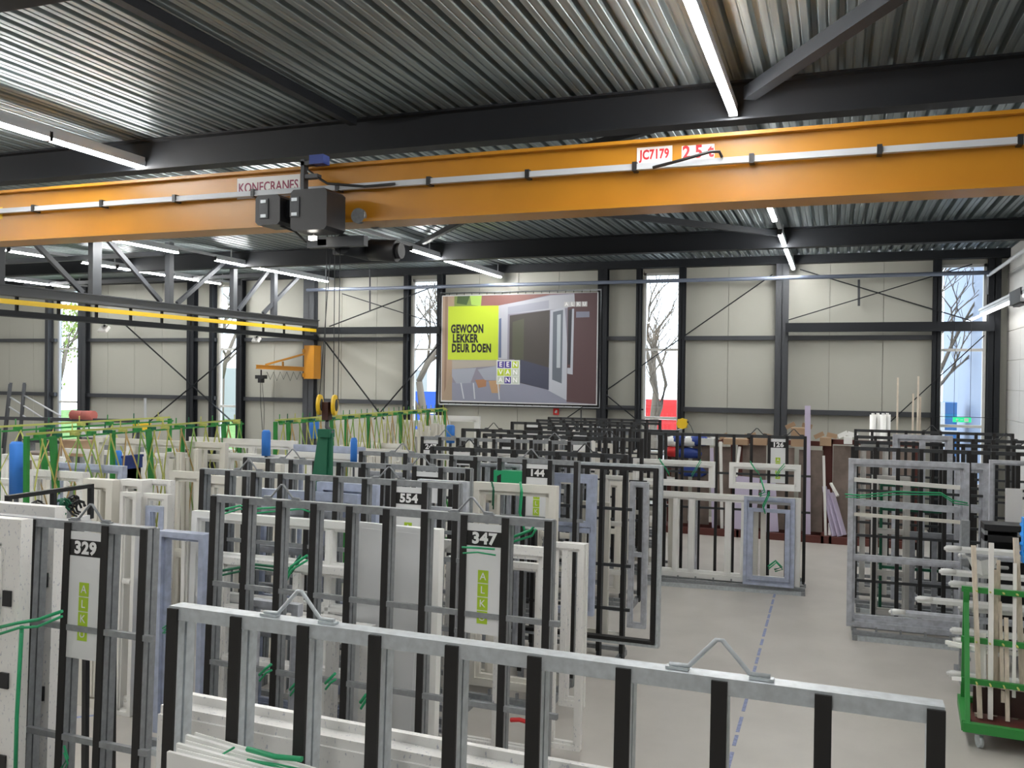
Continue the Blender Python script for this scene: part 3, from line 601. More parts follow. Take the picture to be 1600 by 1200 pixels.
# ------------------------------------------------------------------ window and door frames
def wframe(label, X0, X1, Y, z0, z1, m_=white, w=.075, d=.07, vm=(), hm=(), lean=LEAN, yaw=0, sash=(), name='window_frame', cat='window frame', panel=None, hardware=0, grp=None, m2=None):
    c = (X0+X1)/2; H = z1-z0; hw = (X1-X0)/2; Yb = Y-math.sin(lean)*z1
    t = thing(name, label, cat, (c, Yb+math.sin(lean)*z0, z0), (-lean, 0, yaw), grp)
    m = MB()
    def mem(x0, x1, a, b, vert, s=1):   # stepped profile: outer block plus lower rebate lip
        if vert:
            e = (x1-x0)*.35; lo, hi = (x0, x1-e) if s > 0 else (x0+e, x1)
            m.box(lo, hi, -d/2, d/2, a, b); m.box(x0+.002, x1-.002, -d*.22, d*.38, a+.001, b-.001)
        else:
            e = (b-a)*.35; lo, hi = (a+e, b) if s > 0 else (a, b-e)
            m.box(x0, x1, -d/2, d/2, lo, hi); m.box(x0+.001, x1-.001, -d*.22, d*.38, a+.002, b-.002)
    mem(-hw, -hw+w, 0, H, 1, 1); mem(hw-w, hw, 0, H, 1, -1); mem(-hw+w*.65, hw-w*.65, H-w, H, 0, 1); mem(-hw+w*.65, hw-w*.65, 0, w, 0, -1)
    part('outer_frame', m, m_, t)
    for f_ in vm: x = -hw+2*hw*f_; k = MB(); k.box(x-w*.4, x+w*.4, -d*.4, d*.4, w*.8, H-w*.8); k.box(x-w*.2, x+w*.2, -d*.5, d*.5, w*.8, H-w*.8); part('mullion', k, m_, t)
    for f_ in hm: z = H*f_; k = MB(); k.box(-hw+w*.8, hw-w*.8, -d*.4, d*.4, z-w*.4, z+w*.4); k.box(-hw+w*.8, hw-w*.8, -d*.5, d*.5, z-w*.2, z+w*.2); part('transom', k, m_, t)
    for (a, b, p, q) in sash:
        xa, xb, za, zb = -hw+2*hw*a+.01, -hw+2*hw*b-.01, H*p+.01, H*q-.01; s = w*.8; k = MB()
        for bx in ((xa, xa+s, za, zb), (xb-s, xb, za, zb), (xa+s, xb-s, zb-s, zb), (xa+s, xb-s, za, za+s)): k.box(bx[0], bx[1], -d*.62, d*.3, bx[2], bx[3])
        for bx in ((xa+s, xa+s+.015, za+s, zb-s), (xb-s-.015, xb-s, za+s, zb-s)): k.box(bx[0], bx[1], -d*.4, d*.2, bx[2], bx[3])
        part('sash', k, m2 or m_, t)
    if panel: a, b, p, q = panel; k = MB(); k.box(-hw+2*hw*a, -hw+2*hw*b, -.012, .012, H*p, H*q); part('infill_panel', k, plateg, t)
    for i in range(hardware):
        z = H*(.18+.62*i/max(1, hardware-1)); k = MB(); k.box(hw-w*.52, hw-w*.24, -d/2-.012, -d/2, z-.045, z+.045); part('hinge_pocket', k, blackp, t)
    return t
def pf(label, u0, v0, u1, v1, Y, **kw):   # from picture measurements at a chosen real depth Y
    a = at(u0, v0, Y); b = at(u1, v1 if v1 else 900, Y)
    z0 = kw.pop('z0', None); z0 = (b.z if v1 else .115) if z0 is None else z0; z0 = max(z0, 0)
    return wframe(label, a.x, b.x, Y, z0, a.z, **kw)
# --- rack 347 and its neighbours
pf('white two-light window frame seen between the posts right and left of plate 347', 665, 840, 862, 0, 6.98, m_=filmw, w=.11, z0=.115, vm=(.30, .62))
pf('narrow white sash frame behind the 347 plate', 700, 868, 850, 0, 7.12, m_=filmw, z0=.115, w=.07)
m = MB(); m.box(-.27, .27, -.02, .02, 0, 2.08); m.box(-.24, .24, -.023, -.02, .04, 2.04)
solo('door_panel', m, plateg, 'large smooth light grey door panel behind rack 347', 'door panel', (-3.03, 5.62, .115), (-math.radians(3), math.radians(1.5), 0))
pf('white frame with printed film behind posts left of the grey panel', 460, 962, 585, 0, 5.6, m_=filmw, z0=.115, w=.10, vm=(.5,))
pf('dark-edged grey frame low behind rack 347, left half', 393, 935, 470, 0, 5.6, m_=greyf, z0=.115, w=.07)
pf('white frame standing at the right end of rack 554', 862, 846, 914, 0, 7.35, m_=filmw, z0=.115, w=.065)
pf('wide white frame with three bars on the front of rack 554', 305, 797, 690, 0, 6.55, m_=bright, z0=.115, w=.09, d=.09, hm=(.32, .62, .80), vm=(.58,))
pf('second wide white frame on rack 554, set lower', 345, 868, 668, 0, 6.42, m_=filmw, z0=.115, w=.09, d=.08, hm=(.45, .72), vm=(.4,))
pf('dark grey frame with green bands inside rack 554', 395, 790, 520, 0, 7.0, m_=greyf, z0=.115, w=.08, hm=(.4, .62, .8))
pf('grey film-covered frame in the middle of rack 554', 400, 762, 560, 0, 7.15, m_=bluef, z0=.115, w=.12, hm=(.5,))
pf('blue-grey frame with rounded sash behind rack 554', 498, 752, 590, 0, 7.25, m_=bluef, z0=.115, w=.11, sash=((.1, .9, .1, .9),))
pf('white frame with black hinge pockets behind rack 554', 440, 800, 560, 0, 7.35, m_=white, z0=.115, w=.10, hardware=5)
pf('pale green-edged frame near the right end of rack 554', 655, 748, 730, 0, 7.2, m_=greyf, z0=.115, w=.07, sash=((.2, .9, .1, .9),))
pf('tall blue-filmed door frame left of rack 347', 253, 828, 322, 1150, 6.35, m_=bluef, w=.075, d=.12, z0=.12, name='door_frame', cat='door frame', lean=.02)
pf('white door frame beside the blue-filmed one', 288, 833, 334, 0, 6.75, m_=white, w=.06, z0=.14, name='door_frame', cat='door frame', lean=.02)
# --- rack 144
pf('cream window frame with green bands on the front of rack 144', 741, 752, 870, 0, 8.55, m_=cream, w=.12, d=.10, z0=.115)
pf('lower cream window frame left of the large one on rack 144', 722, 768, 778, 0, 8.7, m_=cream, w=.10, d=.09, z0=.115, hm=(.55,))
pf('grey frame between the posts at the left of rack 144', 570, 735, 690, 0, 9.3, m_=greyf, z0=.115, w=.07, vm=(.3, .5, .7))
pf('dark slatted frame behind the posts of rack 144', 745, 722, 812, 0, 9.42, m_=greyf, z0=.115, w=.05, vm=(.25, .5, .75))
pf('blue-grey framed sash at the right end of rack 144', 858, 738, 930, 960, 9.35, m_=bluef, w=.07, hm=(.6,), sash=((.1, .95, .62, .98),))
pf('white narrow door frame right of rack 144', 880, 846, 916, 1080, 8.3, m_=filmw, w=.09, z0=.115)
# --- rack g: tall grey frame etc
pf('tall dark-edged grey frame reaching the aisle beside rack 144', 790, 716, 1032, 1014, 9.85, m_=galvl, w=.045, d=.11, z0=.31, vm=(.45,), sash=((.02, .98, .012, .988),), m2=rubber)
pf('cream frame behind the right posts of rack 144', 905, 782, 952, 0, 10.6, m_=cream, w=.10, z0=.115, hm=(.45,))
pf('white frame behind the dark post row of the second aisle rack', 945, 742, 980, 0, 10.7, m_=white, w=.07, z0=.115, hm=(.4, .7))
pf('grey-white frame standing between the aisle racks', 985, 752, 1012, 0, 11.2, m_=greyf, w=.07, z0=.115, hm=(.5,))
# generic loads on the rear racks
rnd = random.Random(11)
for key, y, x0, desc in [('f', 11.85, -5.6, 'rack 247'), ('e', 12.9, -5.0, 'the third rack behind rack 144'), ('d', 13.95, -5.8, 'the rack with the raised lifting eye'), ('x', 15.3, -4.9, 'the fifth rack behind rack 144'), ('cc', 16.6, -5.9, 'the sixth rack behind rack 144'), ('b', 17.7, -5.8, 'the second rack from the end wall'), ('a', 18.9, -5.9, 'the rack nearest the end wall')]:
    x = x0+.05; i = 0
    for m_, wd, tp, nm_ in [(white, rnd.uniform(.7, 1.0), rnd.uniform(2.0, 2.25), 'white window frame'), (greyf, rnd.uniform(.5, .8), rnd.uniform(1.9, 2.2), 'grey window frame'), (cream, rnd.uniform(.5, .75), rnd.uniform(1.6, 2.1), 'cream window frame')]:
        wframe('%s leaning on %s, %s from the left' % (nm_, desc, on[i]), x, min(x+wd, x0+2.45), y+.14 if i % 2 else y-.10, .13, tp, m_=m_, w=.09, vm=(.5,) if i != 2 else (), hm=(.55,) if i != 1 else ())
        x += wd+.03; i += 1
# --- rack 126
pf('wide white multi-light window frame on the front of rack 126', 1003, 765, 1250, 905, 14.34, m_=bright, w=.12, d=.12, z0=.115, vm=(.23, .33, .56, .66), lean=.035)
pf('small white fanlight frame on rack 126, left one', 990, 716, 1117, 762, 14.36, m_=bright, w=.10, d=.09, lean=.035)
pf('small white fanlight frame on rack 126, right one', 1140, 722, 1251, 768, 14.36, m_=bright, w=.10, d=.09, lean=.035)
pf('blue-grey sash frame tied in front of the wide frame on rack 126', 1163, 775, 1241, 896, 14.2, m_=bluef, w=.07, d=.07, z0=.115, sash=((.08, .92, .05, .88),), lean=.035)
for i, (u, w_) in enumerate([(1181, .07), (1193, .07)]):
    p = at(u, 800, 14.3); m = MB(); m.box(-.04, .04, -.03, .03, .2, 1.25); m.box(-.02, .02, -.04, -.03, .2, 1.25)
    solo('profile', m, cream, 'upright cream profile inside the blue-grey sash, %s' % ('left' if i == 0 else 'right'), 'profile', (p.x, 14.32, 0))
for i, u in enumerate((1052, 1083)):
    p = at(u, 800, 14.5); m = MB(); m.box(-.07, .07, -.04, .04, .14, 1.40); m.box(-.03, .03, -.05, -.04, .14, 1.40)
    solo('profile', m, [cream, greyf][i], 'upright %s profile behind the wide frame of rack 126' % ['cream', 'dark grey'][i], 'profile', (p.x, 14.48, 0))
# --- right group
pf('large grey window frame at right with five cross bars', 1326, 716, 1510, 990, 12.35, m_=greyf, w=.10, d=.10, z0=.115, hm=(.41,), lean=.03)
for i, (v, l_, mm, hh) in enumerate([(749, 'slim white', white, .05), (784, 'grey', greyf, .08), (803, 'slim pale', cream, .04), (965, 'thick grey', greyf, .10)]):
    a = at(1332, v, 12.3); b = at(1500, v+13, 12.3); rod('profile_bar', a+Vector((.02, 0, 0)), b, .05, mm, '%s horizontal bar across the large grey frame, %s from its top' % (l_, on[i]), 'profile', h=hh)
pf('grey frame behind the large one at right', 1395, 678, 1485, 0, 14.1, m_=greyf, w=.10, z0=.115, vm=(.5,))
pf('grey frame with blue lower rail at right', 1492, 722, 1546, 818, 12.9, m_=greyf, w=.13, z0=.115, hm=(.72,))
pf('pale frame partly cut by the right picture edge', 1546, 718, 1660, 0, 12.1, m_=greyf, w=.06, z0=.115, panel=(.22, .45, .0, .85))
pf('white frame deep in the right rack row', 1345, 690, 1385, 0, 14.35, m_=white, w=.08, z0=.115, hm=(.5,))
pf('cream frame seen through the large grey frame, left', 1362, 742, 1420, 0, 13.1, m_=white, w=.09, z0=.115, hm=(.3, .6))
pf('dark green-banded frame seen through the large grey frame', 1375, 755, 1475, 0, 13.25, m_=dgreen, w=.04, z0=.115, hm=(.35, .8))
pf('grey frame low behind the large grey frame', 1420, 830, 1500, 0, 13.1, m_=greyf, w=.08, z0=.115, vm=(.5,), hm=(.4,))
# black display of bars
p = at(1555, 845, 11.4); q = thing('black_shelf', 'black slatted shelf unit beside the wrapped profiles', 'shelf', (1.95, 11.5, 0))
for k, z in enumerate((1.62, 1.50, 1.30)): m = MB(); m.box(-.35, .8, -.15, .15, z-.035, z+.035); part('shelf_board', m, blackp, q)
m = MB(); m.box(-.35, .8, .12, .15, .2, 1.62); part('back_board', m, blackp, q)
for x in (-.33, 0, .3, .6): m = MB(); m.box(x-.015, x+.015, -.15, .12, .05, 1.6); part('upright', m, galv, q)
# wrapped profiles on a cantilever rack, sticking out to the left
cr2 = thing('cantilever_rack', 'grey cantilever rack carrying wrapped profiles at right', 'rack', (2.35, 10.9, 0))
for x in (-1.0, -.1, .5):
    m = MB(); m.box(x-.04, x+.04, -.04, .04, 0, 1.75); m.box(x-.05, x+.05, -.4, .35, 0, .06); part('upright', m, galv, cr2)
    for z in (.35, .6, .85, 1.05, 1.25, 1.45): m = MB(); m.box(x-.025, x+.025, -.40, -.04, z-.03, z); part('arm', m, galv, cr2)
for i, (u, v, mm, yy) in enumerate([(1478, 857, wrap, 10.55), (1470, 893, wrap, 10.5), (1485, 912, wrap, 10.55), (1433, 936, wrap, 10.5), (1487, 985, wrap, 10.5), (1392, 956, greyf, 10.7), (1500, 868, greyf, 10.7), (1500, 950, wrap, 10.6), (1492, 1000, wrap, 10.5), (1482, 1052, wrap, 10.5)]):
    a = at(u, v, yy); m = MB(); L = 2.95-a.x; m.prism([(-.03, -.03), (.03, -.03), (.03, .01), (.01, .03), (-.03, .03)], 0, L)
    c = MB(); c.tube([(0, -.02, 0), (0, .03, 0), (.01, .08, .01), (0, .14, 0)], [.015, .040, .030, .036], 7)
    q = thing('wrapped_profile', 'bundle of profiles in plastic wrap on the cantilever rack, %s' % ['topmost', 'second from top', 'third from top', 'white one reaching far left', 'fourth from top', 'grey foil one reaching farthest left', 'grey foil one near the top', 'short one at mid height', 'second lowest', 'lowest'][i], 'profile bundle', tuple(a), (0, 0, -PI/2+rnd.uniform(-.03, .03)))
    part('profile', m, mm, q); part('wrap_end', c, wrap, q)
a = at(1532, 885, 10.35); m = MB(); m.add([(-.13, 0, .10), (.0, -.02, .06), (.16, 0, .11), (.12, .02, -.06), (.02, .0, -.10), (-.08, .03, -.02), (-.10, .05, .08), (.0, .05, .04), (.15, .05, .09)], [(0, 1, 5), (1, 4, 5), (1, 2, 3), (1, 3, 4), (6, 7, 5), (7, 8, 3), (7, 3, 4), (7, 4, 5)])
m.tube([(0, 0, 0), (.1, .2, -.03), (.3, .3, -.05)], .02, 5)
solo('plastic_wrap', m, wrap, 'crumpled clear plastic wrap hanging over the wrapped profiles', 'wrap', tuple(a))
# green trolley with battens
tr = thing('batten_trolley', 'green steel trolley holding upright battens at the right edge', 'trolley', (1.95, 8.80, 0), (0, 0, math.radians(-4)))
tw, td = .85, .75
m = MB(); m.box(-tw, tw, -.04+.0, .02, .16, .24); m.box(-tw, tw, td-.05, td, .16, .24); m.box(-tw, -tw+.06, 0, td, .16, .24); m.box(tw-.06, tw, 0, td, .16, .24)
m.bar((-tw+.02, 0, .2), (-tw+.02, td, .2), .06, .09); part('base_frame', m, gpaint, tr)
m = MB(); m.box(-tw+.06, tw-.06, .02, td-.05, .17, .19); part('base_board', m, brown, tr)
for x in (-tw+.04, tw-.04):
    m = MB(); m.bar((x, td-.05, .2), (x, td-.25, 1.33), .05); part('upright', m, gpaint, tr)
    m = MB(); m.bar((x, .0, .2), (x, td-.3, 1.2), .04); part('stay', m, gpaint, tr)
for z, y in ((1.32, .50), (.86, .45), (.52, .30)):
    m = MB(); m.box(-tw, tw, y-.02, y+.02, z-.025, z+.025); part('rack_bar', m, gpaint, tr)
    m = MB(); k = -tw+.12
    while k < tw: m.bar((k, y-.02, z), (k, y-.16, z+.02), .012); k += .11
    o = part('divider_peg', m, ycord, tr); o['kind'] = 'stuff'
m = MB(); m.box(-tw+.1, tw-.1, .35, .37, .22, .46); part('tray_back', m, mat('dark_brown', (.035, .014, .011), .5), tr)
for x in (-tw+.14, tw-.14):
    for y in (.08, td-.1):
        m = MB(); m.disc((x, y, .065), (1, .3, 0), .065, .035, 16); part('castor', m, galvl, tr)
        m = MB(); m.box(x-.035, x+.035, y-.03, y+.03, .12, .16); part('castor_fork', m, galv, tr)
for i, (ub, vb, ut, vt, w_, mm) in enumerate([(1531, 1138, 1521, 852, .040, wood), (1526, 1130, 1525, 1105, .035, wood), (1553, 1140, 1556, 890, .045, wood), (1561, 1138, 1560, 875, .03, wood), (1574, 1140, 1572, 965, .035, wood), (1567, 1098, 1562, 940, .03, wood), (1586, 1142, 1593, 1105, .04, wood), (1600, 1130, 1587, 840, .045, wood), (1547, 1135, 1549, 848, .04, white), (1584, 1090, 1586, 880, .03, white), (1535, 1075, 1536, 990, .05, white), (1544, 1075, 1545, 1020, .03, wood)]):
    yb = 9.12+.05*(i % 4); a = at(ub, vb, yb); b = at(ut, vt, yb+.25); a.z = max(a.z, .2); rod('batten', a, b, w_, mm, 'pale batten upright in the green trolley, %s' % ['thickest at its left end', 'shortest at its left corner', 'wide one at centre', 'thin one at centre', 'thin one right of centre', 'dark-edged leaning one', 'short stub near the right', 'tall one at the picture edge', 'white plastic one left of centre', 'white plastic one at right', 'short white plastic one', 'thin short one at left'][i], 'batten')
for i, (p, q_) in enumerate([((1478, 1003), (1570, 1025)), ((1482, 1007), (1590, 1022)), ((1490, 1060), (1512, 1062))]):
    rod('batten', at(*p, 9.6), at(*q_, 9.3), .035, bright, ['white batten lying across the trolley, upper', 'white batten lying across the trolley, lower', 'short white stub sticking out of the trolley'][i], 'batten')
p = at(1597, 845, 9.5); m = MB()
for k in range(4): m.tube([(.0, 0, .16-k*.09), (.04, -.04, .12-k*.09), (.10, 0, .09-k*.09), (.04, .04, .12-k*.09), (.0, 0, .16-k*.09)], .026, 7)
m.box(0, .25, -.05, .05, -.2, .22)
solo('crate', m, mat('bright_blue_plastic', (.02, .30, .85), .4), 'bright blue plastic netting crate at the right picture edge', 'crate', tuple(p))

# --- front rack load: stacked white profiles behind its posts
for i, (v0, v1, Y, mm, h) in enumerate([(1112, 1212, 3.05, filmw, .10), (1150, 1250, 2.96, bright, .06)]):
    pass
q = thing('window_frame', 'wide white window frame standing just behind the foreground rack', 'window frame', (-1.70, 3.02, .21), (-LEAN, 0, math.radians(-2)))
m = MB()
for x0, x1, z0, z1 in ((-1.0, 1.0, 1.50, 1.60), (-1.0, -.9, 0, 1.5), (.9, 1.0, 0, 1.5)):
    m.box(x0, x1, -.06, .06, z0, z1)
m.box(-1.0, 1.0, -.045, .06, 1.60, 1.635); m.box(-1.0, 1.0, .03, .06, 1.635, 1.67); part('outer_frame', m, filmw, q)
for k, (dx, z) in enumerate([(-.02, 1.81), (.03, 1.775)]):
    m = MB(); 
for i, (x0, x1, y, z, r_z) in enumerate([(-3.0, -.95, 2.60, 1.79, -.04), (-2.95, -1.05, 2.66, 1.80, -.05), (-2.9, -1.1, 2.72, 1.80, -.05)]):
    m = MB(); L = x1-x0
    m.add([], []); m.box(0, L, -.03, .03, -.035, .02); m.box(0, L, -.012, .012, .02, .035); m.box(0, L, -.03, -.022, .02, .03)
for i in range(3):
    a = at(272+i*14, 1180-i*13, 2.54+i*.075); b = at(560-i*10, 1252-i*13, 2.50+i*.075)
    m = MB(); L = (b-a).length; m.box(0, L, -.035, .035, -.06, .008); m.box(0, L, -.035, -.022, .008, .026); m.box(0, L, .012, .018, .008, .018)
    dv = b-a; solo('profile', m, bright, 'bright white profile at the bottom edge, in front of the foreground rack, %s' % ['front one', 'middle one', 'rear one'][i], 'profile', tuple(a), (0, -math.asin(dv.z/L), math.atan2(dv.y, dv.x)))
# --- left foreground frames
L1a = at(-60, 806, 3.90); L1b = at(38, 812, 3.90)
wframe('thick white door frame with black hinge pockets at the left edge', L1a.x, L1b.x, 3.92, .12, L1b.z, m_=filmw, w=.22, d=.08, hardware=4, sash=((.0, .75, .02, .93),), name='door_frame', cat='door frame', lean=.03)
a = at(-60, 790, 4.32); b = at(90, 797, 4.32)
wframe('cream door frame behind rack 329 with a filmed top', a.x, b.x, 4.34, .12, b.z+.02, m_=filmw, w=.15, d=.08, hardware=3, name='door_frame', cat='door frame', lean=.03)
# grey trolley box with black rail behind rack 329
q = thing('strap_trolley', 'grey panelled cart with black top rail and coiled straps behind rack 329', 'cart', (-5.55, 5.15, 0), (0, 0, PI/2))
m = MB(); m.box(-.37, .37, -.012, .012, 1.1, 2.13); part('side_panel', m, plateg, q)
m = MB(); m.box(-.39, .39, -.02, .02, 2.345, 2.375); m.box(.36, .39, -.02, .02, 2.10, 2.345); m.box(-.39, -.36, -.02, .02, 2.10, 2.345); m.box(.0, .03, -.02, .02, 2.1, 2.345); part('black_rail', m, blackp, q)
for x in (-.36, .36):
    for y in (-.25, .02): m = MB(); m.box(x-.02, x+.02, y-.02, y+.02, .1, 2.1 if y > 0 else 1.3); m.disc((x, y, .05), (0, 1, 0), .05, .035, 12); part('leg', m, blackp, q)
for i, x in enumerate((-.17, .19)):
    rr_ = random.Random(i)
    for col_, off in ((blackp, .06), (dgreen, -.06)):
        m = MB()
        for k in range(8):
            c0 = Vector((x+off+rr_.uniform(-.04, .04), .03+rr_.uniform(-.03, .03), 2.22+rr_.uniform(-.03, .03))); R0 = rr_.uniform(.03, .06)
            m.tube([c0+Vector((math.cos(a_)*R0, rr_.uniform(-.02, .02), math.sin(a_)*R0)) for a_ in [j*PI/4 for j in range(7)]], .009, 5)
        o = part('strap_bundle', m, col_, q)
# black tub trolley
q = thing('tub_trolley', 'black plastic tub trolley on castors seen through rack 329', 'trolley', (-8.05, 8.3, 0), (0, 0, math.radians(12)))
m = MB(); m.box(-.55, .55, -.4, .4, .20, .24); part('tray', m, blackp, q)
m = MB()
for bx in ((-.55, .55, -.42, -.39), (-.55, .55, .39, .42)): m.box(bx[0], bx[1], bx[2], bx[3], .45, .80)
for bx in ((-.55, -.52), (.52, .55)): m.box(bx[0], bx[1], -.42, .42, .45, .80)
m.box(-.55, .55, -.42, .42, .43, .46); part('tub', m, anthr, q)
m = MB(); m.box(-.58, .58, -.45, -.41, .80, .83); m.box(-.58, .58, .41, .45, .80, .83); m.box(.55, .58, -.45, .45, .80, .83); m.box(-.58, -.55, -.45, .45, .80, .83); part('rim', m, blackp, q)
for x in (-.5, .5):
    for y in (-.36, .36):
        m = MB(); m.box(x-.02, x+.02, y-.02, y+.02, .2, .5); part('leg', m, blackp, q); m = MB(); m.disc((x, y, .07), (1, .2, 0), .07, .04, 14); part('castor', m, rubber, q)
# --- left middle: white frames
LF = [('lavender-topped white frame behind the black rail', 50, 733, 132, 7.2, filmw, .10, dict(m2=bluef)),
 ('blue-grey filmed tall door frame left of centre', 88, 722, 194, 7.8, bluef, .09, dict(z0=.115)),
 ('thick white box frame left of the tall blue stile', 138, 747, 183, 6.9, cream, .12, dict(vm=(.45,), d=.14)),
 ('white box frame right of the tall blue stile', 193, 748, 229, 7.0, white, .09, dict(d=.14, hm=(.93,))),
 ('lower white inner frame right of the tall blue stile', 192, 768, 216, 6.8, white, .06, dict(hm=(.6,))),
 ('dark-edged white frame with black fittings', 229, 748, 269, 7.1, filmw, .06, dict(hm=(.5,))),
 ('small white frame with blue inner film', 228, 770, 265, 6.9, white, .07, dict(sash=((.1, .9, .05, .95),), m2=bluef)),
 ('pale frame behind the leftmost blue foam post', 6, 709, 100, 9.6, bright, .07, dict()),
 ('low white frame at the far left edge', -30, 745, 40, 8.4, white, .09, dict()),
 ('long white frame under the left cord stand', 152, 683, 353, 9.3, cream, .10, dict(vm=(.3, .75))),
 ('white frame behind the long one, set lower', 262, 706, 352, 9.6, white, .10, dict(vm=(.35, .6))),
 ('long bright frame ending at the lifting eye', 298, 682, 461, 9.9, white, .12, dict(vm=(.6,))),
 ('white frame under the long bright one', 355, 707, 455, 9.6, bright, .10, dict(vm=(.3, .62))),
 ('blue-grey topped frame beside the green sling', 461, 694, 567, 9.7, bluef, .12, dict()),
 ('bright frame under the blue-grey topped one', 455, 705, 560, 9.55, bright, .10, dict(vm=(.3, .6))),
 ('white frame standing left of the first grey rack post', 268, 735, 318, 8.5, cream, .12, dict(hm=(.55,))),
 ('white frame with slim bars at far left', 100, 700, 175, 11.5, white, .08, dict(hm=(.7,), vm=(.5,))),
 ('white frame deep left of the green posts', 190, 705, 262, 11.8, white, .09, dict(hm=(.75,), vm=(.5,))),
 ('white frame deep behind the long white frame', 200, 690, 300, 12.3, bright, .08, dict(vm=(.3, .7))),
 ('white frame right of the blue foam post in the middle', 430, 710, 480, 11.5, white, .08, dict(hm=(.6,))),
 ('white frame left of the sling, deep in the hall', 470, 712, 530, 11.9, bright, .09, dict(vm=(.5,))),
 ('portal-shaped bright frame beside the blue foam pad', 660, 648, 747, 17.0, bright, .12, dict(vm=(.45,))),
 ('nested bright frame left of the portal-shaped one', 632, 656, 697, 16.4, bright, .12, dict(hm=(.9,))),
 ('low bright frame under the right cord stand', 600, 672, 672, 15.0, cream, .10, dict(hm=(.8,))),
 ('bright frame deep under the right cord stand', 545, 690, 625, 13.4, white, .10, dict(vm=(.5,))),
 ('white frame behind the row of grey racks', 560, 700, 640, 12.2, white, .10, dict(vm=(.4, .7))),
 ('cream frame behind the row of grey racks', 385, 722, 440, 8.6, cream, .10, dict(vm=(.5,))),
 ('white frame close behind rack 554 at left', 322, 742, 372, 7.5, cream, .12, dict())]
for l_, u0, v0, u1, Y, mm, w_, kw in LF: pf(l_, u0, v0, u1, 0, Y, m_=mm, w=w_, z0=kw.pop('z0', 0.0), lean=.03, **kw)
# upright profiles in bundles at the left
k = 0
for (u0, u1, vt, Y, mm, cnt, nm_) in [(272, 318, 705, 9.2, cream, 6, 'under the left cord stand'), (365, 380, 700, 10.4, white, 3, 'between the two cord stands'), (600, 690, 660, 14.6, cream, 9, 'under the far cord stand'), (205, 260, 712, 9.9, bright, 5, 'behind the white box frames'), (500, 560, 700, 12.8, white, 6, 'behind the green sling'), (570, 620, 715, 10.6, cream, 5, 'behind rack 144'), (20, 90, 715, 10.8, cream, 5, 'at the far left')]:
    for i in range(cnt):
        u = u0+(u1-u0)*i/(cnt-1); p = at(u, vt+rnd.uniform(-6, 14), Y+rnd.uniform(-.3, .3)); m = MB(); w_ = rnd.uniform(.03, .06); m.box(-w_, w_, -.03, .03, 0, p.z); m.box(-w_*.4, w_*.4, -.04, -.03, 0, p.z)
        solo('profile', m, mm, 'upright plastic profile %s, %s from the left' % (nm_, (on+['eighth', 'ninth'])[i]), 'profile', (p.x, p.y, 0), (0, 0, 0), group='upright profiles '+nm_)
# cord stands
def stand(x, y0, y1, z, label, n, posts=4):
    q = thing('cord_stand', label, 'stand', (x, y0, 0)); L = y1-y0
    m = MB(); m.bar((0, 0, z), (0, L, z), .022); part('top_bar', m, ycord, q); m = MB(); m.bar((.06, 0, z-.05), (.06, L, z-.05), .014, .02); part('lower_bar', m, gpaint, q)
    m = MB(); m.bar((0, 0, .06), (0, L, .06), .08); part('base_beam', m, gpaint, q)
    for k in range(posts):
        yy = L*k/(posts-1)
        m = MB(); m.bar((0, yy, z-.02), (0, yy, .1), .05, .035); m.bar((.02, yy, .9), (.25, yy, .08), .03); part('post', m, gpaint, q)
        m = MB(); m.box(-.30, .35, yy-.04, yy+.04, 0, .06); part('foot', m, gpaint, q)
    for k in range(n):
        yy = L*(k+.5)/n; m = MB(); m.box(.0, .07, yy-.035, yy+.035, z-.045, z-.01); m.tube([(.0, yy, z), (0, yy, z+.08)], .007, 5); part('hook', m, [gpaint, dgreen, ycord][k % 3], q)
        m = MB(); d = rnd.uniform(-.10, .10); g_ = L/n
        m.tube([(.06, yy, z-.03), (.10, yy+g_*.6+d, z-.6), (.12, yy+d, z-1.25)], .0095, 5); m.tube([(.06, yy+.03, z-.03), (.09, yy-g_*.6+d, z-.55), (.11, yy-d, z-1.2)], .0085, 5)
        part('cord', m, [ycord, tcord, gcord, ycord][k % 4], q)
    for k in range(1, n, 6):
        yy = L*(k+.2)/n; m = MB(); m.bar((.05, yy, z-.03), (.05, yy+.05, z-.65), .015, .09); part('hanging_strap', m, gpaint, q)
    return q
stand(-7.72, 6.85, 10.3, 2.62, 'green stand hung with yellow-green cords at left', 15)
stand(-7.28, 10.5, 16.2, 2.62, 'green stand hung with tan and green cords behind the sling', 30)
stand(-9.0, 7.6, 10.4, 2.62, 'farther green cord stand at the left edge', 6, 2)
# blue foam sleeves
for u, v0, v1, Y, w_, l_ in [(26, 690, 772, 7.7, .075, 'thick blue foam sleeve on a post at the far left'), (185, 704, 728, 10.0, .05, 'short blue foam sleeve above the tall blue stile'), (416, 672, 712, 9.5, .055, 'blue foam sleeve left of the green sling'), (704, 664, 692, 16.0, .085, 'blue foam sleeve beside the portal-shaped frame'), (491, 655, 685, 13.0, .08, 'light blue sleeve beside the green sling'), (553, 684, 728, 9.4, .04, 'pointed blue sleeve right of the green sling')]:
    a = at(u, v0, Y); b = at(u, v1, Y); q = thing('foam_post', l_, 'post', (a.x, a.y, 0)); m = MB(); m.tube([(0, 0, b.z), (0, 0, a.z-.03), (0, 0, a.z)], [w_, w_, w_*.7], 12); part('foam_sleeve', m, bluem, q)
    m = MB(); m.tube([(0, 0, 0), (0, 0, a.z-.05)], w_*.35, 8); m.box(-.15, .15, -.15, .15, 0, .02); part('pole', m, anthr2, q)
